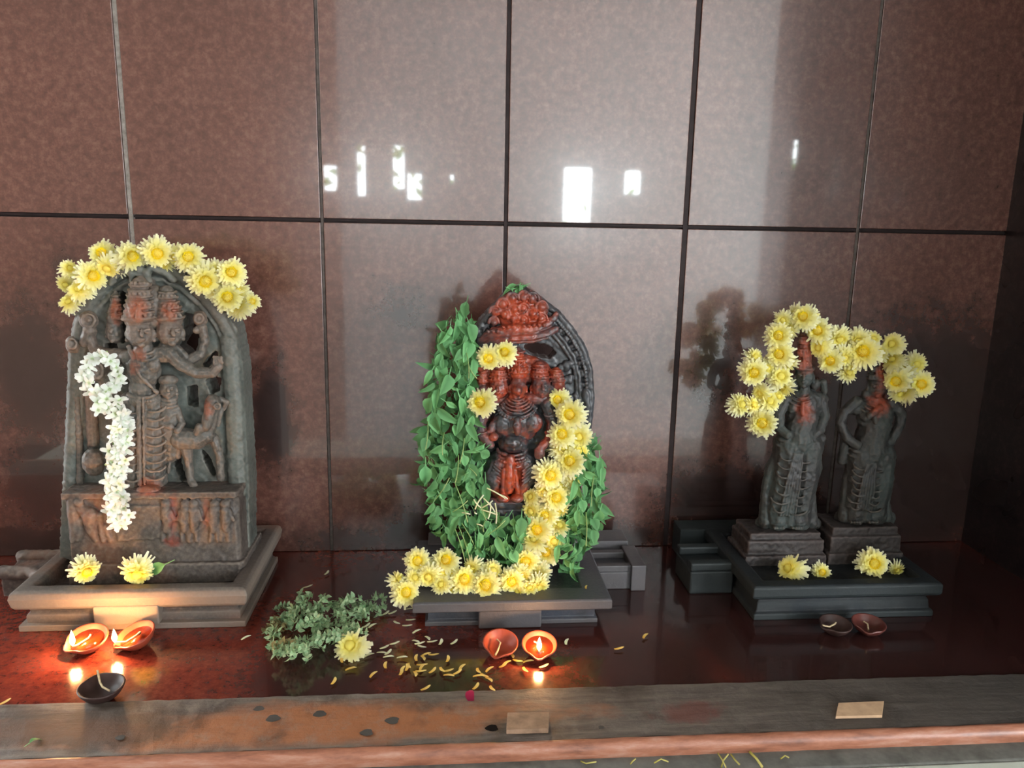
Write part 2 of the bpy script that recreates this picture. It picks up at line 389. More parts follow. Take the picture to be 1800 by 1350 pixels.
# ------------------------------------------------------------------ sculpting: closed shells, fused by a voxel remesh
def _sphere(nu=12, nv=8):
    V = [(0, 0, 1)]; F = []
    for j in range(1, nv):
        th = math.pi*j/nv
        for i in range(nu):
            V.append((math.sin(th)*math.cos(TAU*i/nu), math.sin(th)*math.sin(TAU*i/nu), math.cos(th)))
    V.append((0, 0, -1)); L = len(V)-1
    for i in range(nu):
        F.append((0, 1+i, 1+(i+1) % nu))
        for j in range(nv-2):
            a = 1+j*nu+i; b = 1+j*nu+(i+1) % nu
            F.append((a, a+nu, b+nu, b))
        F.append((1+(nv-2)*nu+i, L, 1+(nv-2)*nu+(i+1) % nu))
    return np.array(V), F
SPH = _sphere(); SPHS = _sphere(8, 6)
class Sculpt:
    def __init__(s, Y0): s.Y0 = Y0; s.V = []; s.F = []; s.n = 0
    def add(s, V, F):
        V = np.asarray(V, float); s.V.append(V); s.F += [tuple(i+s.n for i in f) for f in F]; s.n += len(V); return s
    def p(s, px, py, d): return at(px, py, s.Y0-d)
    def e(s, px, py, d, rx, rz=None, ry=None, rot=0):
        """ellipsoid; rx, rz in pixels; ry depth in pixels; rot in degrees clockwise in the picture plane"""
        c = s.p(px, py, d); k = mpp(c); rz = rz or rx; ry = ry or min(rx, rz)
        S, F = SPH if max(rx, rz) > 5 else SPHS
        v = S*np.array([rx*k, ry*k, rz*k]); a = math.radians(rot)
        x = v[:, 0]*math.cos(a)+v[:, 2]*math.sin(a); z = -v[:, 0]*math.sin(a)+v[:, 2]*math.cos(a)
        return s.add(np.stack([x, v[:, 1], z], 1)+c, F)
    def c(s, pts, fl=1.0):
        """tapered tube through (px, py, depth, radius px)"""
        P = [s.p(a, b, d) for a, b, d, r in pts]; R = [q[3]*mpp(p) for q, p in zip(pts, P)]
        for i, (p, r) in enumerate(zip(P, R)):
            S, F = SPH if pts[i][3] > 5 else SPHS
            s.add(S*r*np.array([1, fl, 1])+p, F)
        for i in range(len(P)-1):
            a = P[i+1]-P[i]; L = np.linalg.norm(a)
            if L < 1e-6: continue
            a = a/L; u = np.cross(a, [0, 1, 0])
            if np.linalg.norm(u) < .1: u = np.cross(a, [1, 0, 0])
            u /= np.linalg.norm(u); w = np.cross(a, u); n = 10; V = []
            for q, r in ((P[i], R[i]), (P[i+1], R[i+1])):
                for j in range(n):
                    o = u*math.cos(TAU*j/n)*r+w*math.sin(TAU*j/n)*r; o = o*np.array([1, fl, 1]); V.append(q+o)
            F = [(j, (j+1) % n, n+(j+1) % n, n+j) for j in range(n)]+[tuple(range(n-1, -1, -1)), tuple(range(n, 2*n))]
            s.add(V, F)
        return s
    def arc(s, px, py, d, rx, rz, a0, a1, r, n=9, bulge=0):
        """arc in the picture plane; angles in degrees, 0 = right, 90 = down"""
        pts = []
        for i in range(n+1):
            a = math.radians(a0+(a1-a0)*i/n)
            pts.append((px+rx*math.cos(a), py+rz*math.sin(a), d+bulge*abs(math.sin(a)), r))
        return s.c(pts)
    def beads(s, px, py, d, rx, rz, a0, a1, r, n, bulge=0):
        for i in range(n):
            a = math.radians(a0+(a1-a0)*i/(n-1)); s.e(px+rx*math.cos(a), py+rz*math.sin(a), d+bulge*abs(math.sin(a)), r)
        return s
    def slab(s, poly, y_front, y_back, holes=(), h=.0025):
        """outline in pixels on the plane Y0, turned into a solid plate with real holes"""
        P = [np.array([(at(a, b, s.Y0)[0], at(a, b, s.Y0)[2]) for a, b in q]) for q in [poly, *holes]]
        lo = P[0].min(0)-h; hi = P[0].max(0)+h
        nx, nz = [int(c) for c in np.ceil((hi-lo)/h)]
        cx = lo[0]+(np.arange(nx)+.5)*h; cz = lo[1]+(np.arange(nz)+.5)*h; X, Z = np.meshgrid(cx, cz, indexing='ij')
        M = np.zeros(X.shape, bool)
        for q in P:
            ins = np.zeros(X.shape, bool); n = len(q)
            for i in range(n):
                (x1, z1), (x2, z2) = q[i], q[(i+1) % n]
                if z1 == z2: continue
                cond = ((z1 > Z) != (z2 > Z)) & (X < (x2-x1)*(Z-z1)/(z2-z1)+x1); ins ^= cond
            M ^= ins
        V = []; F = []; ids = {}
        def vid(i, j, k):
            key = (i, j, k)
            if key not in ids: ids[key] = len(V); V.append((lo[0]+i*h, (y_front, y_back)[k], lo[1]+j*h))
            return ids[key]
        Mp = np.pad(M, 1)
        for i, j in zip(*np.nonzero(M)):
            F.append((vid(i, j, 0), vid(i+1, j, 0), vid(i+1, j+1, 0), vid(i, j+1, 0)))
            F.append((vid(i, j, 1), vid(i, j+1, 1), vid(i+1, j+1, 1), vid(i+1, j, 1)))
            if not Mp[i, j+1]: F.append((vid(i, j, 0), vid(i, j+1, 0), vid(i, j+1, 1), vid(i, j, 1)))
            if not Mp[i+2, j+1]: F.append((vid(i+1, j, 0), vid(i+1, j, 1), vid(i+1, j+1, 1), vid(i+1, j+1, 0)))
            if not Mp[i+1, j]: F.append((vid(i, j, 0), vid(i, j, 1), vid(i+1, j, 1), vid(i+1, j, 0)))
            if not Mp[i+1, j+2]: F.append((vid(i, j+1, 0), vid(i+1, j+1, 0), vid(i+1, j+1, 1), vid(i, j+1, 1)))
        return s.add(V, F)
    def face(s, px, py, d, w, h, look=0):
        """a carved head: skull, brow, eyes, nose, lips, chin, ears; look = -1..1 turned left/right"""
        o = look*w*.35
        k = mpp(s.p(px, py, d)); D = w*k
        s.e(px, py, d, w, h, w*.95); s.e(px+o*.6, py+h*.35, d+D*.25, w*.72, h*.55, w*.7)
        s.c([(px+o, py-h*.15, d+D*.92, w*.10), (px+o*1.5, py+h*.18, d+D*1.12, w*.17)])
        for q in (-1, 1):
            if look*q < -.6: continue
            s.c([(px+o+q*w*.22, py-h*.12, d+D*.86, w*.09), (px+o+q*w*.55, py-h*.18, d+D*.70, w*.08)])     # brow
            s.e(px+o+q*w*.38, py+h*.02, d+D*.80, w*.16, h*.08, w*.12)                                        # eye
            s.e(px+q*w*.98, py+h*.12, d+D*.05, w*.16, h*.30, w*.2)                                          # ear
            s.e(px+q*w*1.0, py+h*.48, d+D*.05, w*.17)                                                        # ear ring
        s.e(px+o*1.1, py+h*.42, d+D*.90, w*.26, h*.07, w*.14); s.e(px+o*1.1, py+h*.52, d+D*.86, w*.22, h*.06, w*.14)
        s.e(px+o, py+h*.78, d+D*.62, w*.28, h*.18, w*.25)
        return s
    def crown(s, px, py, d, w, h, n=5, lean=0, tp=.5):
        """tapering tiered crown standing on (px, py)"""
        s.c([(px, py, d, w*.92), (px+lean*.5, py-h*.45, d, w*(1-tp*.55)*.92), (px+lean, py-h*.82, d, w*(1-tp)*.8)], .85)
        kk = mpp(s.p(px, py, d))
        for i in range(n+1):
            f = i/n; x = px+lean*f; y = py-h*f*.80; r = w*(1-tp*f)
            s.arc(x, y-2, d, r, r*.16, 0, 180, w*.10, 9, r*.80*kk)
            if i % 2 == 0:
                for a in (40, 65, 90, 115, 140): s.e(x+r*.95*math.cos(math.radians(a)), y-h*.06, d+r*.82*kk*math.sin(math.radians(a)), w*.13, h*.05)
        s.c([(px, py-2, d+w*.75*kk, w*.22), (px+lean*.4, py-h*.30, d+w*.7*kk, w*.12)])
        s.e(px+lean, py-h*.95, d, w*(1-tp)*.45, h*.10)
        return s
    def finish(s, name, parent, mat, voxel=.0016, paint=(), smooth=3, rough_amp=.00038):
        V = np.concatenate(s.V); me = bpy.data.meshes.new('tmp'); me.from_pydata(V.tolist(), [], s.F); me.update()
        tmp = bpy.data.objects.new('tmp', me); COL.objects.link(tmp)
        r = tmp.modifiers.new('r', 'REMESH'); r.mode = 'VOXEL'; r.voxel_size = voxel; r.use_smooth_shade = True
        sm = tmp.modifiers.new('s', 'SMOOTH'); sm.factor = .5; sm.iterations = smooth
        dg = bpy.context.evaluated_depsgraph_get(); out = bpy.data.meshes.new_from_object(tmp.evaluated_get(dg))
        bpy.data.objects.remove(tmp); bpy.data.meshes.remove(me)
        n = len(out.vertices); co = np.empty(n*3); out.vertices.foreach_get('co', co); co = co.reshape(-1, 3)
        nr = np.empty(n*3); out.vertices.foreach_get('normal', nr); nr = nr.reshape(-1, 3)
        g_ = np.random.default_rng(len(s.F)); w_ = np.zeros(n)
        for k_ in range(26):
            dr = g_.normal(size=3); dr /= np.linalg.norm(dr); lam = g_.uniform(.007, .03)
            w_ += np.sin(co@dr*TAU/lam+g_.uniform(0, TAU)+1.5*np.sin(co@np.roll(dr, 1)*TAU/.02))*lam
        co = co+nr*(w_/.06*rough_amp)[:, None]
        pa = np.zeros(n)
        # paint blobs are given in pixels: (px, py, rx, ry, strength)
        d = co-CAM; z = d@_F; X = 900+FPX*(d@RR)/z; Y = 675-FPX*(d@UU)/z
        for a, b, rx, ry, st in paint:
            q = ((X-a)/rx)**2+((Y-b)/ry)**2; pa = np.maximum(pa, st*np.exp(-q*.9))
        if paint:
            at_ = out.attributes.new('paint', 'FLOAT', 'POINT'); at_.data.foreach_set('value', pa.astype(np.float32))
        co -= np.array(wloc(parent)); out.vertices.foreach_set('co', co.ravel()); out.update()
        out.materials.clear(); out.materials.append(mat); out.name = name
        out.polygons.foreach_set('use_smooth', [True]*len(out.polygons))
        return place(name, out, parent, wloc(parent))

def moulding(x0, x1, y0, y1, rings):
    """rectangular base from stacked mitred rings (inset, z)"""
    V = []; F = []
    for ins, z in rings:
        V += [(x0+ins, y0+ins, z), (x1-ins, y0+ins, z), (x1-ins, y1-ins, z), (x0+ins, y1-ins, z)]
    F.append((3, 2, 1, 0))
    for i in range(len(rings)-1):
        for j in range(4):
            a = i*4+j; b = i*4+(j+1) % 4; F.append((a, b, b+4, a+4))
    n = len(rings)*4; F.append((n-4, n-3, n-2, n-1))
    return V, F

# ---- left base: trough pedestal with a spout
bl = thing('stone_pedestal', (-.57, -.19, 0), 'large brown grey stone trough pedestal with a spout under the left statue', 'pedestal')
wobj('basin', *moulding(-.782, -.368, -.340, -.030, [(.012, 0), (.012, .010), (.016, .012), (.016, .026), (.022, .032), (.018, .040), (.004, .044), (0, .050), (-.003, .066), (0, .076), (.006, .080), (.026, .080), (.031, .076), (.036, .052)]), M_BASE_L, bl, bevel=.002)
wobj('front_panel', *boxVF(-.640, -.525, -.3415, -.31, .012, .050), M_BASE_L, bl, bevel=.003)
wobj('front_foot', *boxVF(-.775, -.372, -.336, -.05, 0, .012), M_BASE_L, bl, bevel=.002)
S = Sculpt(-.2)
def wcaps(S, pts):            # tube in world points (x, y, z, r)
    P = [np.array(p[:3]) for p in pts]
    for p, q in zip(P, pts): S.add(SPH[0]*q[3]+p, SPH[1])
    for i in range(len(P)-1):
        a = P[i+1]-P[i]; a = a/np.linalg.norm(a); u = np.cross(a, [0, 0, 1]); u /= np.linalg.norm(u); w = np.cross(a, u); V = []
        for q, r in ((P[i], pts[i][3]), (P[i+1], pts[i+1][3])):
            V += [q+u*math.cos(TAU*j/10)*r+w*math.sin(TAU*j/10)*r for j in range(10)]
        S.add(V, [(j, (j+1) % 10, 10+(j+1) % 10, 10+j) for j in range(10)]+[tuple(range(9, -1, -1)), tuple(range(10, 20))])
S.add(*boxVF(-.86, -.76, -.225, -.150, .015, .060))
wcaps(S, [(-.855, -.222, .066, .013), (-.80, -.228, .066, .013), (-.768, -.25, .066, .012), (-.77, -.30, .066, .010)])
wcaps(S, [(-.855, -.150, .066, .013), (-.76, -.150, .066, .012)])
S.finish('spout', bl, M_BASE_L, .003)

# ---- left statue
L = thing('stone_statue', (-.565, -.19, .052), 'tall arched grey stone statue with three heads, left of the other carvings', 'statue')
S = Sculpt(-.19)
arch = [(104, 985), (108, 872), (114, 760), (120, 610), (128, 565), (148, 518), (180, 482), (215, 458), (250, 448), (290, 455), (330, 475), (368, 508), (398, 545), (416, 580), (426, 640), (432, 760), (438, 872), (438, 985)]
holes = [[(322, 548), (346, 556), (351, 590), (344, 618), (326, 628), (308, 612), (322, 590)], [(380, 612), (384, 626), (362, 652), (355, 640)],
         [(360, 668), (376, 660), (390, 664), (386, 688), (370, 694)], [(329, 680), (346, 675), (349, 716), (329, 712)],
         [(212, 508), (221, 516), (219, 556), (226, 598), (212, 606), (207, 560)], [(182, 604), (204, 600), (216, 640), (190, 640)],
         [(306, 792), (316, 800), (327, 845), (318, 848), (308, 820)], [(352, 786), (366, 798), (382, 834), (374, 838), (360, 815)]]
S.slab(arch, -.19, -.125, holes)
for i in range(len(arch)-1):     # raised border band
    if i in (0, len(arch)-2): r = 15
    a, b = arch[i], arch[i+1]
    cx, cy = 275, 700
    f = lambda q, k: (q[0]+(cx-q[0])*k, q[1]+(cy-q[1])*k*.9)
    for kk, rr in ((.085, 11), (.17, 4)):
        (x1, y1), (x2, y2) = f(a, kk), f(b, kk)
        if y1 > 845 and y2 > 845: continue
        S.c([(x1, y1, .002, rr), (x2, y2, .002, rr)], .8)
S.c([(404, 600, .0, 17), (412, 700, 0, 17), (416, 800, 0, 17), (418, 862, 0, 17)], .8)
for x in (232, 246, 258):                   # monster mask at the top of the arch
    S.e(x, 480 if x != 246 else 474, .022, 8, 9, 9)
S.arc(240, 492, .025, 9, 12, 20, 330, 4); S.e(262, 492, .024, 7); S.c([(226, 470, .02, 7), (206, 480, .015, 7), (196, 498, .012, 5)]); S.c([(266, 470, .02, 7), (290, 478, .015, 7), (306, 492, .012, 6)])
for i in range(14):
    a = math.radians(195+150*i/13); S.c([(262+118*math.cos(a), 585+112*math.sin(a), .004, 4), (262+138*math.cos(a), 585+128*math.sin(a), .004, 4)])
S.finish('back_slab', L, M_ST_L, .0019, [(392, 765, 10, 30, .15)])
pcol = [(240, 545, 20, 24, 1.05), (299, 545, 17, 20, 1.0), (203, 548, 12, 22, 1.1), (243, 622, 18, 14, .8), (236, 645, 14, 20, .55), (262, 858, 24, 16, 1.2), (280, 560, 8, 30, .4), (365, 716, 14, 20, .6), (300, 925, 12, 40, .5), (360, 920, 8, 30, .45), (150, 900, 30, 30, .4), (300, 955, 20, 8, .8)]
S = Sculpt(-.19)                            # main figure
S.crown(244, 558, .034, 28, 70, 6, 2, .34); S.c([(272, 560, .02, 20), (270, 520, .014, 16), (262, 500, .008, 12)]); S.e(244, 560, .034, 30, 8, 26); S.crown(299, 558, .026, 25, 54, 5, -6, .36); S.e(299, 558, .028, 25, 7, 22); S.crown(203, 560, .012, 16, 48, 5)
S.e(272, 535, .02, 22, 35, 20)
S.face(247, 584, .034, 24, 28, .25); S.face(299, 583, .026, 23, 27, .5); S.face(202, 580, .01, 15, 24, -.9)
S.c([(250, 600, .03, 16), (255, 625, .03, 18)]); S.c([(296, 605, .02, 13), (285, 622, .025, 14)])
S.c([(226, 628, .026, 15), (292, 622, .028, 16)], .9)                    # shoulders
S.e(252, 650, .028, 31, 34, 22); S.e(238, 642, .040, 13, 13, 9); S.e(268, 642, .040, 13, 13, 9)
S.e(250, 682, .028, 23, 20, 20); S.e(250, 700, .026, 27, 20, 22)
for q, w in ((0, 19), (8, 23), (17, 27)): S.arc(254, 612+q*.5, .034, w, 10+q, 15, 165, 2.2, 9, .012)
S.arc(250, 690, .036, 25, 9, 10, 170, 3, 9, .012); S.beads(250, 697, .036, 25, 9, 10, 170, 2.6, 12, .012)
S.c([(226, 610, .035, 4), (246, 660, .052, 3), (276, 690, .045, 3)]); S.c([(300, 620, .03, 14), (318, 640, .034, 12), (344, 655, .034, 10), (374, 655, .03, 9), (384, 644, .03, 8)])    # lower right arm
for j in range(4): S.c([(378+j*4, 640-j, .034, 3), (376+j*4, 628, .034, 2.6)])
S.c([(305, 612, .024, 12), (330, 636, .018, 10), (352, 622, .016, 9), (360, 600, .016, 8), (356, 576, .018, 8)])  # upper right arm
S.e(352, 560, .018, 13, 14, 9); S.arc(350, 560, .026, 8, 8, 0, 340, 2.6); S.e(346, 580, .02, 7)
S.c([(216, 625, .02, 12), (190, 622, .014, 10), (166, 614, .012, 9), (158, 592, .012, 9)])
S.e(156, 563, .014, 17, 17, 9); S.arc(156, 563, .022, 11, 11, 0, 350, 2.6, 12); S.e(156, 563, .022, 4)
S.c([(158, 582, .014, 12), (150, 600, .012, 10)]); S.e(128, 606, .01, 13, 16, 9); S.arc(127, 604, .018, 7, 9, 0, 350, 2.4); S.c([(214, 650, .024, 11), (185, 672, .028, 10), (172, 655, .03, 9)])
S.e(174, 652, .034, 17, 20, 9); S.arc(172, 652, .042, 9, 13, 0, 350, 3)
S.c([(232, 705, .024, 20), (234, 780, .022, 19), (236, 850, .016, 17)]); S.c([(268, 705, .024, 22), (270, 780, .022, 22), (272, 845, .014, 22)])
S.c([(244, 700, .046, 4), (246, 850, .038, 5)]); S.c([(252, 700, .050, 2.4), (254, 850, .042, 2.4)])
for i in range(9):
    y = 712+i*15; S.arc(272, y, .038, 20, 12, 15, 165, 2.0, 9, .0095)
    S.arc(232, y+6, .036, 16, 9, 15, 165, 1.8, 8, .009)
S.e(262, 862, .045, 22, 10, 16); S.c([(246, 848, .03, 5), (254, 838, .034, 5), (264, 840, .034, 4)])
for j in range(5): S.e(246+j*8, 869, .056, 4.5, 3.5, 5)
S.c([(135, 700, .004, 6), (140, 780, .004, 6), (142, 860, .004, 7)]); S.e(165, 812, .014, 20, 26, 16); S.c([(160, 700, .006, 9), (164, 780, .006, 10)]); S.e(160, 690, .008, 12, 14, 10)
S.finish('figure', L, M_ST_LF, .0013, pcol, 2)
S = Sculpt(-.19)                            # attendant
S.e(296, 668, .03, 17, 10, 14); S.face(296, 684, .03, 15, 18, 0); S.c([(296, 696, .026, 10), (296, 712, .026, 14)])
for i in range(5): S.arc(296, 698+i*6, .028, 14+i*1.2, 6, 8, 172, 3, 8, .010)
S.e(297, 726, .026, 20, 16, 15); S.c([(297, 728, .03, 16), (300, 770, .024, 18), (298, 800, .016, 14)], .8); S.c([(280, 720, .03, 7), (284, 744, .036, 6), (300, 750, .042, 6)])
S.c([(312, 722, .028, 7), (320, 744, .034, 6), (312, 756, .042, 6)])
S.finish('attendant_figure', L, M_ST_LF, .0013, [(300, 740, 20, 20, .15)], 2)
S = Sculpt(-.19)                            # calf
S.c([(318, 770, .026, 20), (346, 772, .026, 18), (362, 764, .024, 16)]); S.c([(362, 764, .024, 14), (372, 738, .024, 12), (376, 714, .026, 12)])
S.c([(374, 706, .03, 13), (366, 734, .036, 10), (362, 750, .038, 8)]); S.arc(382, 714, .044, 5, 5, 0, 340, 1.8, 8); S.e(382, 714, .043, 2.5)
S.c([(386, 700, .02, 4), (398, 708, .018, 6), (392, 720, .018, 3)]); S.c([(388, 724, .022, 4), (384, 748, .022, 3)]); S.c([(352, 752, .038, 9), (348, 760, .036, 8)])
S.c([(328, 782, .026, 11), (332, 815, .024, 7), (336, 846, .024, 6), (340, 852, .028, 7)]); S.c([(376, 770, .018, 9), (386, 800, .018, 7), (388, 840, .016, 7)]); S.c([(316, 780, .018, 12), (312, 800, .014, 8)])
S.c([(306, 768, .024, 8), (300, 800, .02, 3), (296, 830, .02, 3)])
S.finish('carved_calf', L, M_ST_LF, .0013, [(365, 716, 14, 18, .7)], 2)
S = Sculpt(-.255)                           # plinth of the statue
c0 = at(106, 872, -.255); c1 = at(412, 862, -.255)
zt = .5*(c0[2]+c1[2]); x0 = c0[0]; x1 = c1[0]; zb = .056
def prism(pts, z0, z1):
    n = len(pts); return [(x, y, z0) for x, y in pts]+[(x, y, z1) for x, y in pts], [tuple(range(n-1, -1, -1)), tuple(range(n, 2*n))]+[(i, (i+1) % n, n+(i+1) % n, n+i) for i in range(n)]
S.add(*prism([(x0+.004, -.247), (x1-.004, -.247), (x1+.003, -.240), (x1+.003, -.115), (x0+.004, -.115)], .088, zt))
S.add(*prism([(x0, -.258), (x1+.002, -.258), (x1+.010, -.250), (x1+.010, -.108), (x0, -.108)], zb-.004, .093))
S.add(*prism([(x0-.001, -.253), (x1, -.253), (x1+.006, -.246), (x1+.006, -.11), (x0-.001, -.11)], zt-.012, zt))
S.Y0 = -.247
S.c([(128, 880, .0, 9), (130, 900, .0, 11), (132, 930, .0, 8), (128, 950, 0, 5)]); S.c([(140, 890, .002, 8), (158, 905, .004, 14), (160, 930, .002, 9), (168, 948, 0, 5)]); S.e(138, 884, .006, 9, 8, 6); S.c([(176, 905, 0, 6), (182, 948, 0, 5)])
S.c([(140, 915, 0, 6), (138, 948, 0, 4.5)]); S.c([(186, 925, 0, 5), (194, 950, 0, 4)])
for x, q in ((292, 1), (326, -1), (340, 1), (377, -1), (396, 1)):
    S.e(x, 886, .003, 9, 9, 7); S.c([(x, 896, .003, 9), (x+2*q, 915, .003, 9), (x+q, 930, .001, 7)]); S.c([(x-5, 925, .001, 4.5), (x-6, 950, .0, 3.5)]); S.c([(x+5, 925, .001, 4.5), (x+6, 950, .0, 3.5)])
    S.c([(x+8*q, 898, .004, 4), (x+14*q, 914, .004, 3)])
S.slab([(208, 890), (282, 888), (282, 945), (208, 950)], -.2505, -.243)
S.slab([(382, 888), (402, 890), (404, 940), (384, 945)], -.2505, -.243)
S.finish('plinth', L, M_BASE_L, .0019, [(262, 862, 26, 12, 1.0), (305, 905, 10, 50, .75), (362, 905, 8, 40, .6), (302, 952, 18, 10, 1.0), (160, 900, 26, 36, .35)], 2)

# ---- centre base
bc = thing('stone_pedestal', (.12, -.2, 0), 'low blue black stone pedestal under the garlanded red smeared statue', 'pedestal')
wobj('basin', *moulding(-.062, .310, -.372, -.080, [(.022, 0), (.022, .008), (.027, .012), (.027, .030), (.016, .034), (.004, .037), (0, .040), (0, .056), (.003, .059), (.05, .059), (.05, .057)]), M_BASE_C, bc, bevel=.002)
wobj('front_panel', *boxVF(.060, .178, -.366, -.34, .001, .040), M_BASE_C, bc, bevel=.003)
wobj('spout', *join([boxVF(.30, .385, -.215, -.13, .0, .038), boxVF(.30, .385, -.215, -.198, .038, .052), boxVF(.30, .385, -.148, -.13, .038, .052), boxVF(.382, .412, -.225, -.12, .0, .056)]), M_BASE_C, bc, bevel=.002)
wobj('rear_step', *boxVF(-.04, .40, -.11, -.045, 0, .062), M_BASE_C, bc, bevel=.002)

# ---- centre statue
Cn = thing('stone_statue', (.125, -.2, .059), 'black stone statue smeared with orange paste under a hooded arch, draped in leaves', 'statue')
Y = -.2
S = Sculpt(Y)
tear = [(845, 880), (828, 820), (818, 760), (812, 700), (814, 640), (826, 595), (845, 562), (866, 540), (885, 520), (900, 508), (912, 504), (930, 509), (955, 525), (985, 548), (1010, 578), (1030, 610), (1041, 650), (1044, 700), (1038, 760), (1024, 830), (1010, 960), (850, 960)]
S.slab(tear, Y, Y+.045, [[(920, 607), (938, 601), (965, 606), (978, 620), (968, 631), (940, 627), (926, 620)]], .0022)
def inset(q, k, cx=925, cy=700): return (q[0]+(cx-q[0])*k, q[1]+(cy-q[1])*k)
T = tear[1:-3]
for kk, rr, d in ((.045, 7, .004), (.20, 4, .003), (.25, 2.6, .003)):
    S.c([(*inset(q, kk), d, rr) for q in T])
for i in range(len(T)-1):                    # serrated flame rim
    for j in range(7):
        f = j/7; q = (T[i][0]*(1-f)+T[i+1][0]*f, T[i][1]*(1-f)+T[i+1][1]*f); a, b = inset(q, .005), inset(q, .105)
        S.c([(*a, .003, 2.0), (*b, .009, 2.4)])
        if j % 3 == 0: c = inset(q, .150); S.e(c[0], c[1], .004, 4.5)
rq = random.Random(4)
for q in T[6:]:
    for kk in (.30, .36, .43, .50):
        a = inset(q, kk)
        if 905 < a[0] < 992 and a[1] < 645: continue
        S.e(a[0]+rq.uniform(-4, 4), a[1]+rq.uniform(-4, 4), .003, rq.uniform(5, 9), rq.uniform(6, 11), 5)
S.c([(1030, 690, .004, 9), (1032, 720, .004, 9)]); S.slab([(1010, 700), (1040, 700), (1038, 740), (1012, 740)], Y-.009, Y+.02)
S.finish('back_slab', Cn, M_ST_C, .0014, [(930, 560, 45, 28, .5)], 2)
red = [(912, 555, 62, 46, 1.1), (905, 590, 70, 20, .75), (912, 645, 50, 34, 1.05), (965, 650, 34, 30, .85), (860, 665, 46, 36, .85), (905, 690, 70, 26, .8), (905, 715, 55, 22, .55), (862, 765, 26, 34, .62), (955, 770, 24, 44, .72), (898, 835, 24, 40, 1.1), (897, 868, 34, 16, 1.1), (925, 762, 14, 30, .45), (984, 670, 20, 30, .7), (860, 745, 22, 20, .55), (905, 760, 50, 60, .36)]
S = Sculpt(Y)                                # serpent hood above the head
S.c([(846, 612, .02, 8), (868, 600, .026, 9), (900, 594, .03, 9), (935, 592, .03, 8), (962, 586, .026, 7), (976, 578, .02, 7)])
S.c([(846, 600, .014, 9), (868, 586, .02, 11), (905, 580, .024, 13), (940, 578, .022, 12), (966, 566, .016, 9)])
S.c([(850, 616, .03, 2.6), (870, 607, .036, 2.6), (900, 602, .04, 2.6), (935, 600, .038, 2.6), (962, 594, .034, 2.4)])
S.e(917, 548, .008, 48, 38, 16); S.e(912, 528, .006, 34, 26, 14)
for (x, y, r) in ((901, 525, 8), (921, 522, 8), (936, 525, 8), (884, 535, 8), (903, 545, 7), (920, 542, 6), (937, 552, 9), (886, 552, 8), (952, 540, 8), (870, 548, 7), (902, 560, 7), (952, 560, 7), (868, 566, 6), (920, 562, 7)):
    S.e(x, y, .022, r, r*1.1, r*.9); S.arc(x, y+1, .024, r+3, r+4, 180, 360, 2.4, 7)
for x in range(858, 966, 9): S.e(x, 577-(x-858)*.06+(6 if x < 880 else 0), .034, 3.8)
S.c([(962, 566, .018, 6), (974, 560, .02, 6), (978, 552, .02, 5)]); S.e(974, 578, .016, 9, 8, 8); S.e(960, 578, .02, 6)
S.finish('serpent_hood', Cn, M_ST_C, .0011, red, 2)
S = Sculpt(Y)
S.crown(912, 655, .03, 17, 44, 5, 0, .4); S.e(912, 652, .03, 17, 6, 14)
S.face(911, 680, .032, 15, 19, 0); S.e(910, 687, .048, 9, 9, 9)
S.crown(876, 668, .022, 17, 26, 4, 2, .3); S.face(877, 682, .024, 18, 20, -.4); S.crown(848, 672, .012, 14, 22, 4, 3, .3); S.face(848, 686, .012, 15, 18, -.8); S.e(900, 650, .006, 70, 30, 16)
S.crown(950, 664, .022, 17, 26, 4, -2, .3); S.face(951, 680, .022, 18, 20, .4); S.crown(980, 670, .012, 14, 22, 4, -3, .3); S.face(980, 684, .012, 15, 18, .8)
S.c([(840, 700, .01, 11), (870, 704, .02, 12), (955, 700, .02, 12), (985, 702, .01, 11)], .9)
S.c([(908, 695, .03, 14), (908, 712, .03, 17)])
S.e(907, 742, .024, 46, 38, 22); S.e(883, 745, .036, 19, 19, 13); S.e(935, 743, .036, 19, 19, 13); S.e(909, 740, .040, 22, 22, 9)
for i in range(6): S.arc(909, 696+i*3.2, .034, 14+i*3.6, 8+i*2.6, 8, 172, 2.0, 12, .016)
S.beads(909, 715, .036, 34, 22, 8, 172, 2.6, 17, .016)
S.c([(909, 738, .055, 5), (909, 750, .056, 8), (910, 760, .054, 6)]); S.arc(908, 748, .060, 5, 5, 0, 340, 1.5, 8)
S.e(902, 778, .030, 27, 20, 22); S.e(902, 776, .038, 20, 15, 17)
S.c([(858, 712, .026, 13), (845, 740, .034, 11), (846, 762, .044, 9), (862, 782, .05, 8)]); S.c([(962, 712, .026, 13), (972, 742, .03, 11), (966, 772, .04, 9), (950, 786, .05, 8)])
S.c([(836, 706, .014, 10), (826, 724, .03, 8), (834, 738, .046, 7)]); S.e(836, 744, .05, 9, 8, 8)
S.c([(984, 706, .014, 10), (996, 724, .02, 8), (994, 742, .03, 7)]); S.c([(866, 748, .04, 7), (858, 770, .044, 8)]); S.e(868, 768, .052, 9, 8, 8); S.e(948, 796, .05, 10, 14, 9)
for x, y in ((852, 728), (966, 728), (848, 758), (968, 760)): S.arc(x, y, .048, 9, 4, 0, 180, 2, 6, .006)
for i in range(4): S.arc(900, 788+i*7, .034, 26+i*1.5, 13, 6, 174, 2.8, 12, .02)
S.beads(900, 800, .040, 28, 14, 10, 170, 2.8, 14, .02)
S.c([(880, 812, .03, 22), (868, 838, .036, 20), (876, 864, .034, 13)]); S.c([(920, 812, .03, 22), (926, 838, .034, 18), (912, 866, .032, 13)])
for i in range(5): S.c([(870-i*2, 816+i*5, .052, 2), (884, 828+i*6, .058, 2)]); S.c([(934+i, 816+i*5, .05, 2), (918, 828+i*6, .056, 2)])
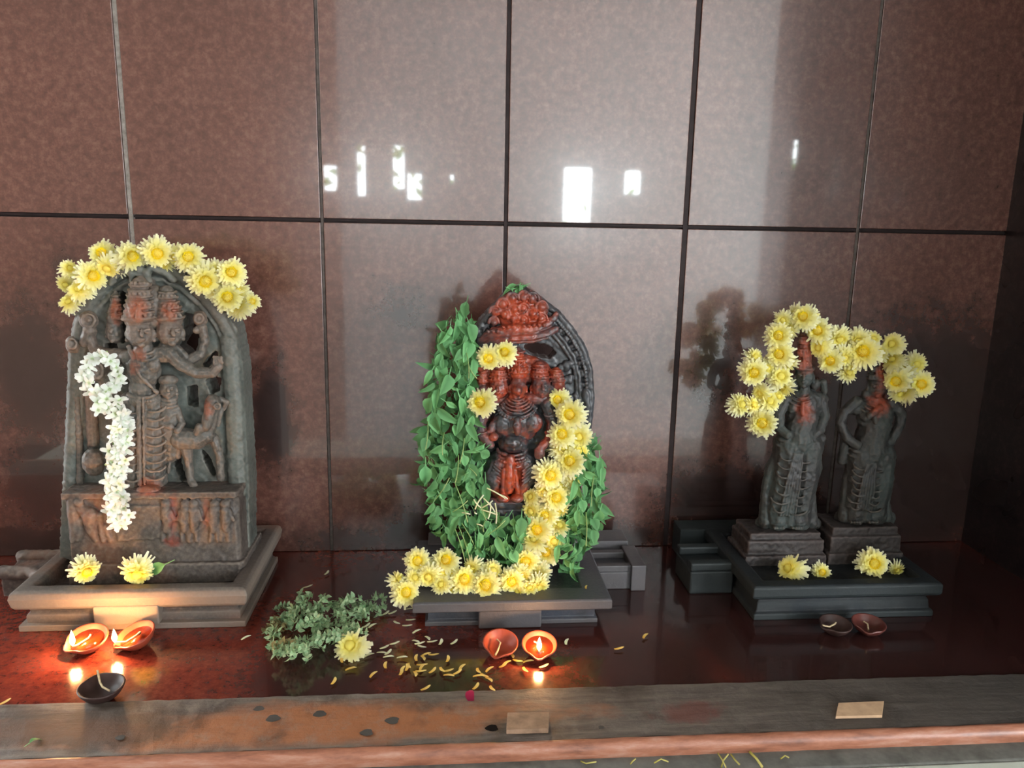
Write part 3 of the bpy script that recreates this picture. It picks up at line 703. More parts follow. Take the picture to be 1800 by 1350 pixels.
S.c([(897, 806, .056, 8), (896, 835, .060, 9), (894, 860, .058, 9)]); S.c([(886, 826, .060, 3.5), (884, 866, .058, 5)]); S.c([(906, 826, .060, 3.5), (910, 868, .056, 5)])
S.e(884, 876, .06, 12, 8, 12); S.e(908, 876, .06, 12, 8, 12); S.c([(850, 884, .02, 14), (945, 884, .02, 14)])
S.add(*boxVF(.045, .215, -.236, -.16, .056, .186))
S.finish('figure', Cn, M_ST_C, .0011, red, 2)

# ---- right base and the pair of figures
br = thing('stone_pedestal', (.77, -.2, 0), 'dark teal stone trough pedestal carrying two figures, on the right', 'pedestal')
wobj('basin', *moulding(.585, .966, -.365, -.070, [(.008, 0), (.008, .012), (.014, .016), (.016, .032), (.020, .038), (.012, .044), (.002, .048), (0, .054), (0, .070), (.004, .074), (.028, .074), (.032, .070), (.036, .060)]), M_BASE_R, br, bevel=.002)
wobj('spout', *join([boxVF(.500, .592, -.245, -.140, 0, .050), boxVF(.500, .592, -.245, -.222, .050, .068), boxVF(.500, .592, -.163, -.140, .050, .068)]), M_BASE_R, br, bevel=.004)
wobj('rear_step', *boxVF(.53, 1.0, -.070, -.012, 0, .070), M_BASE_R, br, bevel=.002)

def standing(cx, paint, loc_px, label, mirror, X, arms, crown_top):
    """slender standing figure; X maps a height in the photograph to the body centre"""
    s0 = at(*loc_px, -.2); o = thing('stone_figure', (s0[0], -.2, .062), label, 'statue')
    S = Sculpt(-.2); q = mirror
    top = X['top']
    S.crown(X['head'][0], X['head'][1]-14, .0, 17, 14+X['head'][1]-top-16, 6); S.e(X['head'][0], X['head'][1]-15, 0, 19, 6, 17)
    S.face(X['head'][0], X['head'][1], 0, 17, 21, X['look'])
    hx, hy = X['head']; sx, sy = X['chest']; wx, wy = X['waist']; fx, fy = X['foot']
    S.e(hx-19, hy+14, -.004, 9, 10, 9); S.e(hx+19, hy+14, -.004, 9, 10, 9)
    S.c([(hx, hy+16, -.002, 10), (sx, sy-22, -.002, 13)])
    S.c([(sx-33, sy-8, -.004, 13), (sx, sy-16, -.004, 15), (sx+33, sy-10, -.004, 12)])
    S.e(sx, sy+4, -.002, 34, 34, 20); S.e(sx-14, sy+4, .010, 13, 13, 9); S.e(sx+14, sy+4, .010, 13, 13, 9)
    S.c([(sx, sy+20, -.002, 27), (wx, wy-16, -.002, 28), (wx, wy, -.002, 31)])
    for i in range(3): S.arc(sx, sy-20+i*3, .004, 14+i*6, 8+i*4, 10, 170, 2, 9, .016)
    S.c([(sx, sy-4, .026, 3), (sx, sy+16, .028, 4)])
    S.arc(wx, wy-2, .004, 34, 8, 5, 175, 3.4, 10, .018); S.arc(wx, wy+7, .004, 37, 10, 5, 175, 2.6, 10, .018)
    for a in arms: S.c(a)
    lw = X['hw']
    for sgn in (-1, 1):
        S.c([(wx+sgn*15, wy+10, -.002, 28), (wx+sgn*lw*.36+(fx-wx)*.3, wy+(fy-wy)*.4, .0, 26), (fx+sgn*lw*.42, fy-34, -.002, 21), (fx+sgn*lw*.44, fy-12, -.002, 19)])
        S.c([(wx+sgn*30, wy+14, -.006, 8), (wx+sgn*(lw-6)+(fx-wx)*.4, wy+50, -.006, 10), (fx+sgn*(lw-6), wy+90, -.006, 8), (fx+sgn*(lw-6), fy-10, -.006, 12)])
        S.e(fx+sgn*16, fy-4, .012, 13, 7, 14)
        for t_ in range(4): S.e(fx+sgn*16-8+t_*5, fy, .026, 3, 3, 4)
        S.c([(fx+sgn*16, fy-18, .008, 12), (fx+sgn*16, fy-14, .008, 13)])
    S.c([(wx, wy+14, .020, 8), ((wx+fx)/2, (wy+fy)/2, .020, 9), (fx, fy-10, .010, 12)])
    for i in range(7):
        f = (i+.6)/8; y = wy+14+(fy-wy-34)*f; x = wx+(fx-wx)*f
        S.arc(x-15+3*math.sin(i*2), y, .013, lw*(.34+.1*math.sin(i*1.7)), 15, 15, 165, 1.7, 8, .018); S.arc(x+14, y+5, .013, lw*(.30+.1*math.cos(i*2.1)), 14, 15, 165, 1.7, 8, .018)
    for i in range(6):
        x = wx-6+i*3.0; S.c([(x, wy+26, .030, 1.9), (x+(fx-wx)*.5-5+i*1.6, (wy+fy)/2, .032, 2.0), (fx-14+i*5.2, fy-22, .024, 2.1)])
    for i in range(5): S.arc(fx, fy-30+i*6, .0, lw*.62, 5, 10, 170, 1.8, 9, .018)
    S.c([(fx-lw, fy-8, -.02, 12), (fx+lw, fy-8, -.02, 12)]); S.c([(fx, fy-6, -.025, 16), (wx, wy+20, -.022, 16)])
    S.finish('figure', o, M_ST_R, .0014, paint, 2)
    S = Sculpt(-.2); a, b, zt_, zb_ = X['plinth']; pa = at(a, zt_, -.235); pb = at(b, zt_, -.235); z1 = (pa[2]+pb[2])/2
    S.add(*prism([(pa[0], -.235), (pb[0], -.235), (pb[0], -.14), (pa[0], -.14)], .056, z1-.004)); S.add(*prism([(pa[0]+.006, -.228), (pb[0]-.006, -.228), (pb[0]-.006, -.145), (pa[0]+.006, -.145)], z1-.006, at(fx, fy, -.2)[2]))
    S.add(*prism([(pa[0]-.006, -.243), (pb[0]+.004, -.243), (pb[0]+.004, -.135), (pa[0]-.006, -.135)], .056, .056+(z1-.056)*.42))
    S.finish('plinth', o, M_BASE_R2, .0022, [], 2)
    return o
M_BASE_R2 = stone_mat('brown_dusty_plinth_stone', srgb(36, 33, 33), srgb(58, 51, 49), srgb(100, 88, 84), .5, .4)
standing(1400, [(1414, 622, 16, 34, 1.2), (1414, 720, 17, 26, .95), (1400, 660, 10, 12, .4)], (1385, 930), 'dark stone standing figure with orange smeared crown, left one of the pair', 1,
         dict(top=578, head=(1413, 662), chest=(1411, 712), waist=(1402, 772), foot=(1385, 928), hw=46, look=0, plinth=(1316, 1450, 948, 1010)),
         [[(1380, 702, 0, 11), (1368, 728, .004, 10), (1370, 752, .012, 9), (1384, 764, .024, 8)], [(1442, 702, 0, 11), (1449, 730, .0, 10), (1440, 756, .008, 9), (1424, 770, .016, 8)],
          [(1450, 690, 0, 5), (1447, 672, .0, 7)], [(1443, 770, -.004, 9), (1436, 800, -.004, 8)]], 578)
standing(1535, [(1552, 655, 12, 20, 1.1), (1545, 710, 20, 24, 1.1), (1546, 680, 12, 14, .6)], (1522, 920), 'dark stone standing figure with one hand on hip, right one of the pair', -1,
         dict(top=628, head=(1541, 680), chest=(1538, 726), waist=(1530, 790), foot=(1520, 918), hw=42, look=.2, plinth=(1462, 1586, 940, 990)),
         [[(1506, 706, 0, 10), (1484, 724, .0, 9), (1477, 744, .004, 9), (1488, 770, .008, 9), (1506, 782, .016, 8)], [(1568, 708, 0, 11), (1584, 728, .0, 9), (1582, 746, .0, 9), (1566, 776, .008, 8)],
          [(1548, 716, .02, 6), (1530, 730, .03, 6)], [(1486, 770, -.004, 9), (1480, 810, -.006, 8)]], 628)

# ------------------------------------------------------------------ flowers, leaves, petals
def strip(V, F, A, base, d, side, L, w, curl, n=3, cup=0, up=None, tip=.25):
    """one petal: a strip from base along d, lifting by curl"""
    up = up if up is not None else np.cross(d, side)
    i0 = len(V)
    for i in range(n+1):
        f = i/n; c = base+d*L*f+up*curl*L*f*f
        ww = w*(tip+(1-tip)*math.sin(math.pi*min(1, .18+f*.66)))*.5 if f < 1 else w*tip*.5
        V.append(c-side*ww+up*cup*ww); V.append(c+side*ww+up*cup*ww); A += [f, f]
        if i < n: a = i0+2*i; F.append((a, a+1, a+3, a+2))
def amesh(name, V, F, A, mat, smooth=True):
    me = mesh(name, V, F, mat, smooth); at_ = me.attributes.new('along', 'FLOAT', 'POINT'); at_.data.foreach_set('value', [float(a) for a in A]); return me
def chrys(name, seed, R=.024, layers=5, n=17, flat=0.0, wd=.17):
    r = random.Random(seed); V = []; F = []; A = []
    for l in range(layers):
        f = l/(layers-1); el = math.radians(-32+flat*-14+f*86); Lp = R*(1-.40*f); r0 = R*(.10+.14*f)
        for k_ in range(n):
            a = TAU*(k_+.5*(l % 2))/n+r.uniform(-.12, .12); e = el+r.uniform(-.2, .2)
            out = np.array([math.cos(a), math.sin(a), 0]); d = out*math.cos(e)+np.array([0, 0, math.sin(e)]); side = np.array([-math.sin(a), math.cos(a), 0])
            up = np.cross(d, side); up = up if up[2] > 0 else -up
            i0 = len(A)
            strip(V, F, A, out*r0+np.array([0, 0, R*(.22*f-.05)]), d, side, (Lp-r0)*r.uniform(.8, 1.12), R*wd*r.uniform(.85, 1.15), r.uniform(-.25, .22)-.12*f, 3, .45, up, .55)
            for q in range(i0, len(A)): A[q] = max(0, min(1, (.30+.75*A[q])*(1-f*.55)))
    S0, F0 = _sphere(12, 6); n0 = len(V)
    V += [np.array([p[0]*R*.27, p[1]*R*.27, p[2]*R*.22+R*.24]) for p in S0]; F += [tuple(i+n0 for i in q) for q in F0]; A += [.22]*len(S0)
    return amesh(name, V, F, A, M_PETAL)
def centre(name, seed, R=.024):
    r = random.Random(seed); V = []; F = []; A = []
    S0, F0 = _sphere(16, 8)
    V = [np.array([p[0]*R*.34, p[1]*R*.34, p[2]*R*.26+R*.26]) for p in S0]; F = list(F0); A = [.35]*len(V)
    for k_ in range(90):
        f = math.sqrt((k_+.5)/90); a = k_*2.4; th = f*1.35
        c_ = np.array([math.cos(a)*math.sin(th)*R*.34, math.sin(a)*math.sin(th)*R*.34, R*.26+math.cos(th)*R*.26]); nrm = c_-np.array([0, 0, R*.2]); nrm /= np.linalg.norm(nrm)
        side = np.cross(nrm, [math.cos(a+.3), math.sin(a+.3), .2]); side /= np.linalg.norm(side)
        strip(V, F, A, c_*.96, nrm, side, R*.17*r.uniform(.6, 1.2), R*.10, .1, 1, .3, np.cross(nrm, side), .7)
    return amesh(name, V, F, A, M_CENTRE)
CH = [chrys('chrysanthemum_open', 1, .0305, 6, 26), chrys('chrysanthemum_full', 2, .0295, 7, 24), chrys('chrysanthemum_flat', 3, .0305, 5, 24, .4, .19), chrys('chrysanthemum_small', 4, .027, 6, 21)]
CE = [centre('centre_large', 5), centre('centre_small', 6, .021)]
def facing(p, tilt, rr):
    d = Vector(CAM)-Vector([float(c) for c in p]); d.normalize()
    ax = Vector((rr.gauss(0, 1), rr.gauss(0, 1), rr.gauss(0, 1))).cross(d); ax.normalize()
    d = Quaternion(ax, tilt) @ d
    return d.to_track_quat('Z', 'Y') @ Quaternion((0, 0, 1), rr.uniform(0, TAU))
def flower(parent, p, size=1.0, tilt=.2, centre_on=True, rr=rnd, name='flower'):
    kx = rr.randrange(3) if size > .85 else 3
    o = place(name, CH[kx], parent, p, facing(p, tilt, rr), size)
    if centre_on:
        c = bpy.data.objects.new('flower_centre', CE[0 if size > .85 else 1]); COL.objects.link(c); c.parent = o
    return o
def garland(name, label, pts, base, step=None, group=None):
    g = thing(name, base, label, 'garland')
    rr = random.Random(len(pts)*3+1)
    for q in pts:
        px, py, y, s = q[:4]; cen = q[4] if len(q) > 4 else 1
        p = at(px, py, y)
        flower(g, p, s, rr.uniform(.05, .4) if cen else rr.uniform(.35, .95), bool(cen), rr)
    # the thread
    path = []
    return g
def thread(parent, pts, r=.0012, name='string', mat=None):
    S = Sculpt(0); V = []; F = []
    P = [at(*q) for q in pts]
    n = 5
    for i, p in enumerate(P):
        a = (P[min(i+1, len(P)-1)]-P[max(i-1, 0)]); a = a/np.linalg.norm(a); u = np.cross(a, [0, 1, 0.01]); u /= np.linalg.norm(u); w = np.cross(a, u)
        V += [p+u*math.cos(TAU*j/n)*r+w*math.sin(TAU*j/n)*r for j in range(n)]
    F = [(i*n+j, i*n+(j+1) % n, (i+1)*n+(j+1) % n, (i+1)*n+j) for i in range(len(P)-1) for j in range(n)]
    return wobj(name, V, F, mat or M_WICK, parent)

yL = -.215
ptsL = [(121, 473, yL+.02, .75, 0), (117, 498, yL+.02, .8, 0), (123, 533, yL+.01, .85, 0), (142, 511, yL, .95, 0), (161, 486, yL-.004, 1.1), (181, 446, yL+.01, .95), (190, 468, yL-.004, .9, 0), (206, 462, yL+.01, .9, 0), (229, 451, yL-.006, 1.05), (252, 452, yL+.015, .8, 0), (276, 444, yL-.006, 1.1), (290, 462, yL+.01, .85, 0), (311, 450, yL+.012, .9, 0), (332, 453, yL-.004, 1.05), (343, 472, yL+.02, .75, 0),
        (359, 492, yL-.008, 1.2), (379, 478, yL+.015, .9, 0), (382, 512, yL+.01, .9, 0), (407, 480, yL-.004, 1.05), (401, 524, yL-.008, 1.1), (419, 506, yL+.01, .8, 0), (422, 540, yL, .95, 0), (442, 530, yL+.01, .75), (418, 520, yL+.015, .9, 0)]
g = garland('flower_garland', 'yellow chrysanthemum garland over the arch of the left statue', ptsL, at(250, 450, yL+.02))
thread(g, [(121, 545, yL+.02), (118, 490, yL+.022), (150, 480, yL+.02), (185, 460, yL+.02), (250, 446, yL+.022), (330, 456, yL+.02), (375, 490, yL+.022), (415, 515, yL+.022), (445, 535, yL+.02)])
yC = -.262
ptsC = [(982, 702, yC+.03, .9), (1003, 728, yC, 1.15), (988, 764, yC, 1.05), (1018, 766, yC+.015, 1.0, 0), (986, 790, yC+.01, .95, 0), (1002, 812, yC-.006, 1.15), (1018, 793, yC+.015, .9, 0), (965, 834, yC-.008, 1.15), (1006, 840, yC+.01, .95, 0), (986, 856, yC+.008, .95, 0), (976, 874, yC-.006, 1.1), (935, 874, yC+.008, .85, 0), (956, 862, yC+.004, .8, 0), (983, 893, yC+.006, .85, 0), (936, 896, yC+.006, .9, 0), (960, 906, yC-.004, .95), (946, 930, yC-.014, 1.1), (981, 926, yC, .9, 0),
        (972, 950, yC-.006, .9, 0), (938, 953, yC-.02, .95, 0), (960, 972, yC-.012, 1.0), (925, 986, yC-.03, 1.1), (946, 1006, yC-.03, 1.0, 0), (944, 1030, yC-.06, .95, 0), (916, 1010, yC-.045, .95, 0), (899, 1021, yC-.06, 1.0), (912, 1040, yC-.07, .75, 0), (930, 1036, yC-.07, .8, 0), (854, 1029, yC-.07, 1.15), (864, 1004, yC-.045, .9, 0), (878, 1030, yC-.055, .8, 0), (815, 1021, yC-.06, 1.15), (832, 996, yC-.04, .85, 0), (838, 1032, yC-.055, .8, 0), (783, 987, yC-.04, 1.05), (760, 1000, yC-.035, .85, 0), (734, 986, yC-.04, 1.0), (754, 1012, yC-.06, .95, 0), (777, 1028, yC-.07, .85, 0), (792, 1036, yC-.06, .75, 0), (776, 1008, yC-.05, .85, 0), (699, 1022, yC-.06, .85, 0), (713, 1042, yC-.075, 1.05), (728, 1016, yC-.06, .85, 0), (795, 1008, yC-.045, .75, 0)]
g = garland('flower_garland', 'long yellow chrysanthemum garland hanging down the middle statue onto its pedestal', ptsC, at(850, 1040, -.33))
thread(g, [(982, 700, yC+.035), (1003, 740, yC+.03), (1003, 800, yC+.03), (990, 850, yC+.03), (965, 900, yC+.03), (955, 950, yC+.015), (935, 1005, yC-.02), (880, 1025, yC-.03), (800, 1015, yC-.03), (710, 1030, yC-.04)])
yR = -.225
ptsR = [(1413, 559, yR, 1.05), (1438, 581, yR-.002, 1.0), (1400, 552, yR+.02, .85, 0), (1425, 556, yR+.02, .85, 0), (1377, 561, yR+.015, .8, 0), (1368, 590, yR, 1.05), (1388, 578, yR+.02, .85, 0), (1371, 623, yR-.004, 1.05), (1386, 636, yR+.012, .8, 0), (1324, 654, yR, 1.1), (1325, 628, yR+.014, .85, 0), (1346, 646, yR+.012, .85, 0), (1370, 662, yR+.006, 1.0, 0), (1380, 680, yR+.01, .85, 0), (1338, 690, yR+.01, .85, 0), (1300, 712, yR+.01, .95, 0), (1322, 712, yR+.006, .85, 0), (1350, 706, yR+.008, .95, 0), (1340, 743, yR-.004, 1.15), (1366, 697, yR+.014, .75, 0), (1442, 610, yR+.006, .9, 0), (1474, 592, yR+.012, .95, 0), (1460, 634, yR, 1.0), (1482, 626, yR+.004, .9, 0), (1489, 657, yR+.01, .85, 0), (1519, 620, yR-.008, 1.3), (1509, 598, yR+.014, .95, 0), (1545, 622, yR+.008, .85, 0), (1570, 606, yR+.01, .95, 0), (1570, 636, yR+.006, .95, 0), (1608, 640, yR+.01, .95, 0), (1592, 652, yR+.008, .85, 0), (1577, 668, yR-.004, 1.1), (1619, 675, yR-.002, 1.05), (1594, 690, yR+.008, .9, 0), (1580, 692, yR+.012, .85, 0), (1498, 640, yR+.012, .85, 0), (1534, 596, yR+.014, .75, 0)]
g = garland('flower_garland', 'yellow chrysanthemum garland looped over both heads of the right pair', ptsR, at(1413, 590, yR+.02))
thread(g, [(1340, 750, yR+.02), (1310, 710, yR+.02), (1360, 690, yR+.02), (1330, 640, yR+.02), (1375, 600, yR+.02), (1410, 560, yR+.02), (1440, 600, yR+.02), (1500, 630, yR+.02), (1560, 630, yR+.02), (1600, 670, yR+.02)])

def single(px, py, y=None, z=None, size=1.0, tilt=.3, label='', n=1, cen=True, seed=1, offs=((0, 0),)):
    p = at(px, py, y) if z is None else on(px, py, z)
    rr = random.Random(seed)
    if len(offs) == 1:
        g = thing('chrysanthemum', p, label, 'flower'); flower(g, p, size, tilt, cen, rr, 'bloom')
    else:
        g = thing('chrysanthemum_pair', p, label, 'flowers')
        for (dx, dy, s, c) in offs:
            q = at(px+dx, py+dy, p[1]-.003 if c else p[1]); flower(g, q, s, tilt, bool(c), rr, 'bloom')
    return g
single(150, 1002, -.305, size=1.0, tilt=.6, label='small yellow chrysanthemum on the left pedestal rim, leftmost of two', seed=3)
single(242, 1004, -.305, size=1.15, tilt=.9, cen=False, label='pale creamy chrysanthemum on the left pedestal rim beside a green leaf', seed=4)
single(618, 1138, z=.016, size=1.15, tilt=.5, cen=False, label='pale yellow chrysanthemum lying on the shelf beside the herb heap', seed=5)
single(1390, 1001, -.290, size=1.15, tilt=.7, cen=False, label='pale faded chrysanthemum below the left figure of the right pair', seed=6)
single(1443, 1006, -.290, size=.85, tilt=.3, label='small deep yellow chrysanthemum right beside the faded one', seed=7)
single(1534, 990, -.290, size=1.2, tilt=.3, label='large bright yellow chrysanthemum below the right figure of the pair', seed=8)
single(1575, 1000, -.290, size=.75, tilt=1.1, cen=False, label='squashed small yellow chrysanthemum at far right on the dark pedestal', seed=9)
single(873, 625, -.262, size=1.0, tilt=.25, label='pair of yellow chrysanthemums tucked above the statue\'s left faces', seed=10, offs=((-13, 4, .95, 1), (14, -4, .95, 1)))
single(847, 708, -.268, size=1.1, tilt=.35, label='single ragged yellow chrysanthemum at the middle statue\'s shoulder', seed=11)

# ---- leaves
def leaf_mesh(name, seed, L=.022, w=.014, bend=.3, mat=None, fold=.35):
    r = random.Random(seed); V = []; F = []; A = []; n = 5
    for i in range(n+1):
        f = i/n; c = np.array([0, L*f, -bend*L*f*f]); ww = w*.5*math.sin(math.pi*(f**.8))**.8 if 0 < f < 1 else w*.03
        V += [c+np.array([-ww, 0, fold*ww*(1+.2*r.uniform(-1, 1))]), c, c+np.array([ww, 0, fold*ww])]; A += [1, .2, .9]
        if i < n: a = 3*i; F += [(a, a+1, a+4, a+3), (a+1, a+2, a+5, a+4)]
    n0 = len(V); V += [np.array([-.0008, 0, 0]), np.array([.0008, 0, 0]), np.array([.0006, -L*.45, .001]), np.array([-.0006, -L*.45, .001])]; A += [1]*4; F.append((n0, n0+1, n0+2, n0+3))
    return amesh(name, V, F, A, mat or M_LEAF)
LF = [leaf_mesh('leaf_broad', 1, .030, .020, .45, None, .5), leaf_mesh('leaf_long', 2, .034, .014, .7, None, .7), leaf_mesh('leaf_round', 3, .023, .018, .3, None, .3), leaf_mesh('leaf_small', 4, .018, .009, .7, None, .6)]
def inpoly(x, y, q):
    c = False; n = len(q)
    for i in range(n):
        (x1, y1), (x2, y2) = q[i], q[(i+1) % n]
        if (y1 > y) != (y2 > y) and x < (x2-x1)*(y-y1)/(y2-y1)+x1: c = not c
    return c
def scatter(poly, n, rr, mind=0):
    xs_ = [p[0] for p in poly]; ys_ = [p[1] for p in poly]; out = []
    t_ = 0
    while len(out) < n and t_ < n*60:
        t_ += 1
        x, y = rr.uniform(min(xs_), max(xs_)), rr.uniform(min(ys_), max(ys_))
        if inpoly(x, y, poly) and all((x-a)**2+(y-b)**2 > mind*mind for a, b in out): out.append((x, y))
    return out
def leafq(rr, down=1.0, spread=.8):
    """quaternion: leaf lies roughly against the statue facing the camera, tip hanging down"""
    a = rr.gauss(0, spread)
    X = Vector((math.cos(a), rr.gauss(0, .7), math.sin(a))); Yv = Vector((math.sin(a), rr.gauss(-.25, .45), -math.cos(a)*down)); Yv.normalize()
    Z = X.cross(Yv); Z = -Z if Z.y > 0 else Z
    X = Yv.cross(Z); X.normalize(); Z = X.cross(Yv); Z.normalize()
    return Matrix((X, Yv, Z)).transposed().to_quaternion()
polyA = [(812, 532), (828, 545), (832, 600), (838, 650), (828, 700), (838, 740), (852, 790), (858, 850), (855, 890), (900, 905), (945, 925), (930, 985), (900, 1000), (840, 985), (800, 960), (772, 940), (752, 895), (745, 830), (742, 780), (752, 740), (758, 660), (772, 600), (785, 565)]
polyB = [(1030, 755), (1050, 770), (1060, 830), (1062, 880), (1050, 930), (1025, 975), (1010, 1010), (985, 1000), (975, 940), (985, 890), (1010, 850), (1022, 800)]
gl = thing('leaf_garland', at(860, 950, -.24), 'thick green basil leaf garland draped around the middle statue', 'garland')
rr = random.Random(21)
def lay(n, polys, d0, d1, mind):
    out = []
    for poly, share in polys: out += [(x, y, d0+(d1-d0)*rr.random()-.035*max(0, (y-840)/150)) for x, y in scatter(poly, int(n*share), rr, mind)]
    return out
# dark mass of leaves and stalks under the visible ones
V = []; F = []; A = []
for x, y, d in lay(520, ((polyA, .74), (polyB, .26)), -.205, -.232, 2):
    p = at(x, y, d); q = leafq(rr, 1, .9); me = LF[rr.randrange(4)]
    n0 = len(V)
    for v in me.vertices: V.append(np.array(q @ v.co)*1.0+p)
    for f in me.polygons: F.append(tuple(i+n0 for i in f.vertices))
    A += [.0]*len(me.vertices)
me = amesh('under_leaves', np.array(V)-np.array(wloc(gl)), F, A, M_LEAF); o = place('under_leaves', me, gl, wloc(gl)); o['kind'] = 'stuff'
vis = lay(285, ((polyA, .76), (polyB, .24)), -.236, -.268, 8)
for x, y, d in vis:
    kx = rr.choices([0, 1, 2, 3], [4, 7, 2, 4])[0]
    place('leaf', LF[kx], gl, at(x, y-8, d), leafq(rr, 1, .5), rr.uniform(.75, 1.4))
def tube(V, F, A, P, r, n=4):
    i0 = len(V); P = [np.asarray(p, float) for p in P]
    for i, p in enumerate(P):
        a = P[min(i+1, len(P)-1)]-P[max(i-1, 0)]; a = a/(np.linalg.norm(a)+1e-9); u = np.cross(a, [0.1, 1, 0.05]); u /= np.linalg.norm(u)+1e-9; w = np.cross(a, u)
        for j in range(n): V.append(p+u*math.cos(TAU*j/n)*r+w*math.sin(TAU*j/n)*r); A.append(i/max(1, len(P)-1))
    for i in range(len(P)-1):
        for j in range(n): F.append((i0+i*n+j, i0+i*n+(j+1) % n, i0+(i+1)*n+(j+1) % n, i0+(i+1)*n+j))
def stem(parent, px, py, px2, py2, y, bulge, r=.0011, name='stem', mat=None):
    V = []; F = []; A = []
    P = [at(px+(px2-px)*f, py+(py2-py)*f, y-bulge*math.sin(math.pi*f)) for f in [i/6 for i in range(7)]]
    ln = Vector((px2-px, py2-py)).length
    P = [p+np.array([0.0, 0, 0])+np.array([math.sin(math.pi*i/6)*.002*(-1)**int(px), 0, 0]) for i, p in enumerate(P)]
    tube(V, F, A, P, r); me = amesh(name, np.array(V)-np.array(wloc(parent)), F, A, mat or M_STEM); return place(name, me, parent, wloc(parent))
for q in ((820, 620, 824, 665), (823, 640, 838, 665), (781, 760, 778, 800), (752, 740, 748, 790), (800, 850, 822, 918), (806, 925, 826, 985), (800, 930, 818, 990), (812, 920, 836, 965), (796, 900, 822, 880), (845, 880, 855, 915), (853, 915, 850, 935), (806, 800, 800, 850), (858, 940, 888, 915), (1030, 900, 1030, 960), (1045, 830, 1040, 890), (764, 880, 790, 840), (816, 770, 808, 815), (824, 822, 838, 836)):
    stem(gl, *q, -.268 if q[1] < 840 else -.29, .006, .0009)
for q in ((833, 878, 846, 893), (846, 893, 866, 880), (856, 858, 888, 876), (862, 885, 858, 912), (870, 884, 872, 920), (846, 896, 874, 905), (835, 900, 838, 903), (812, 901, 826, 904), (880, 870, 892, 877), (850, 876, 870, 900), (838, 921, 848, 925), (835, 895, 850, 870)):
    stem(gl, *q, -.288, .004, .0014, 'bud', M_LOOSE_W)
# sprig on top of the middle statue
gs = thing('leaf_sprig', at(910, 510, -.2), 'small green leaf sprig resting on top of the middle statue', 'leaf')
for (x, y, a, kx) in ((898, 512, 1.2, 1), (908, 505, -1.3, 1), (915, 504, .2, 3), (922, 506, -1.1, 1), (904, 510, 1.5, 3), (912, 512, -.2, 2), (926, 507, -1.5, 3)):
    q = leafq(random.Random(int(x)), 1, 0) ; place('leaf', LF[kx], gs, at(x, y-4, -.218), Quaternion((0, -1, 0), a) @ q, .85)
lf = place('leaf', leaf_mesh('single_leaf', 9, .044, .022, .6), None, at(290, 992, -.30), Quaternion((0, -1, 0), -1.15) @ leafq(random.Random(2), 1, 0), 1.0)
tag(lf, 'single green leaf on the left pedestal rim beside the creamy flower', 'leaf')

# ---- white flower garland on the left statue
def blossom(name, seed, n=5, L=.015, w=.0088):
    r = random.Random(seed); V = []; F = []; A = []
    for k_ in range(n):
        a = TAU*k_/n+r.uniform(-.15, .15); e = r.uniform(.1, .75); out = np.array([math.cos(a), math.sin(a), 0])
        d = out*math.cos(e)+np.array([0, 0, math.sin(e)]); side = np.array([-math.sin(a), math.cos(a), 0]); up = np.cross(d, side); up = up if up[2] > 0 else -up
        strip(V, F, A, out*.0015, d, side, L*r.uniform(.85, 1.15), w, -.35+r.uniform(-.1, .2), 4, .45, up, .45)
    tube(V, F, A, [(0, 0, -.010), (0, 0, 0), (0, 0, .002)], .0022, 5)
    return amesh(name, V, F, A, M_JAS)
BL = [blossom('blossom_a', 1), blossom('blossom_b', 2, 6, .014), blossom('blossom_c', 3, 4, .016, .010)]
gw = thing('flower_garland', at(205, 800, -.26), 'white jasmine garland looped over a hand of the left statue and hanging straight down', 'garland')
rr = random.Random(5)
for i in range(26):
    a = TAU*i/26; R_ = rr.uniform(.78, 1.08)
    p = at(179+30*R_*math.cos(a), 660+35*R_*math.sin(a), -.240-rr.uniform(0, .012)); place('blossom', BL[rr.randrange(3)], gw, p, facing(p, rr.uniform(0, .9), rr), rr.uniform(.75, 1.0))
for i in range(82):
    f = i/81; y = 702+f*222; x = 203+6*math.sin(f*7)+rr.uniform(-17, 17)+(6*f)
    if y < 722: x = 186+rr.uniform(-34, 26)
    p = at(x, y, -.262-rr.uniform(0, .014)); place('blossom', BL[rr.randrange(3)], gw, p, facing(p, rr.uniform(0, 1.0), rr), rr.uniform(.7, 1.0))
thread(gw, [(205, 700, -.25), (204, 800, -.252), (208, 930, -.254)], .006, 'stalk_core', M_STEM)

# ---- herb heap
HL = leaf_mesh('herb_leaf', 5, .013, .0085, .3, None, .3)
def sprig(name, seed):
    r = random.Random(seed); V = []; F = []; A = []
    P = [np.array([.005*math.sin(i*.9+seed), .0095*i, .004*math.sin(i*1.3)]) for i in range(6)]
    tube(V, F, A, P, .0008)
    for i in range(1, 6):
        for s_ in range(4):
            a = s_*TAU/4+i*.8+r.uniform(-.3, .3); d = Vector((math.cos(a), .55+r.uniform(-.3, .3), math.sin(a))).normalized()
            q = d.to_track_quat('Y', 'Z'); me = HL; n0 = len(V); sc_ = r.uniform(.7, 1.15)
            for v in list(me.vertices)[:18]: V.append(np.array(q @ (v.co*sc_))+P[i]); A.append(r.choice([.2, .6, .8])+.2*r.random())
            for f in list(me.polygons)[:10]: F.append(tuple(k_+n0 for k_ in f.vertices))
    return amesh(name, V, F, A, M_HERB)
SPR = [sprig('sprig_%s' % c, i) for i, c in enumerate('abcd')]
SPRB = []
for me in SPR[:2]:
    m2 = me.copy(); m2.materials.clear(); m2.materials.append(attr_mat('browning_marjoram', [(0, srgb(110, 104, 70)), (1, srgb(160, 150, 104))], .7, .2, trans=.1)); SPRB.append(m2)
hp = thing('herb_heap', on(560, 1110), 'loose heap of small leaved green herb sprigs on the shelf', 'herbs')
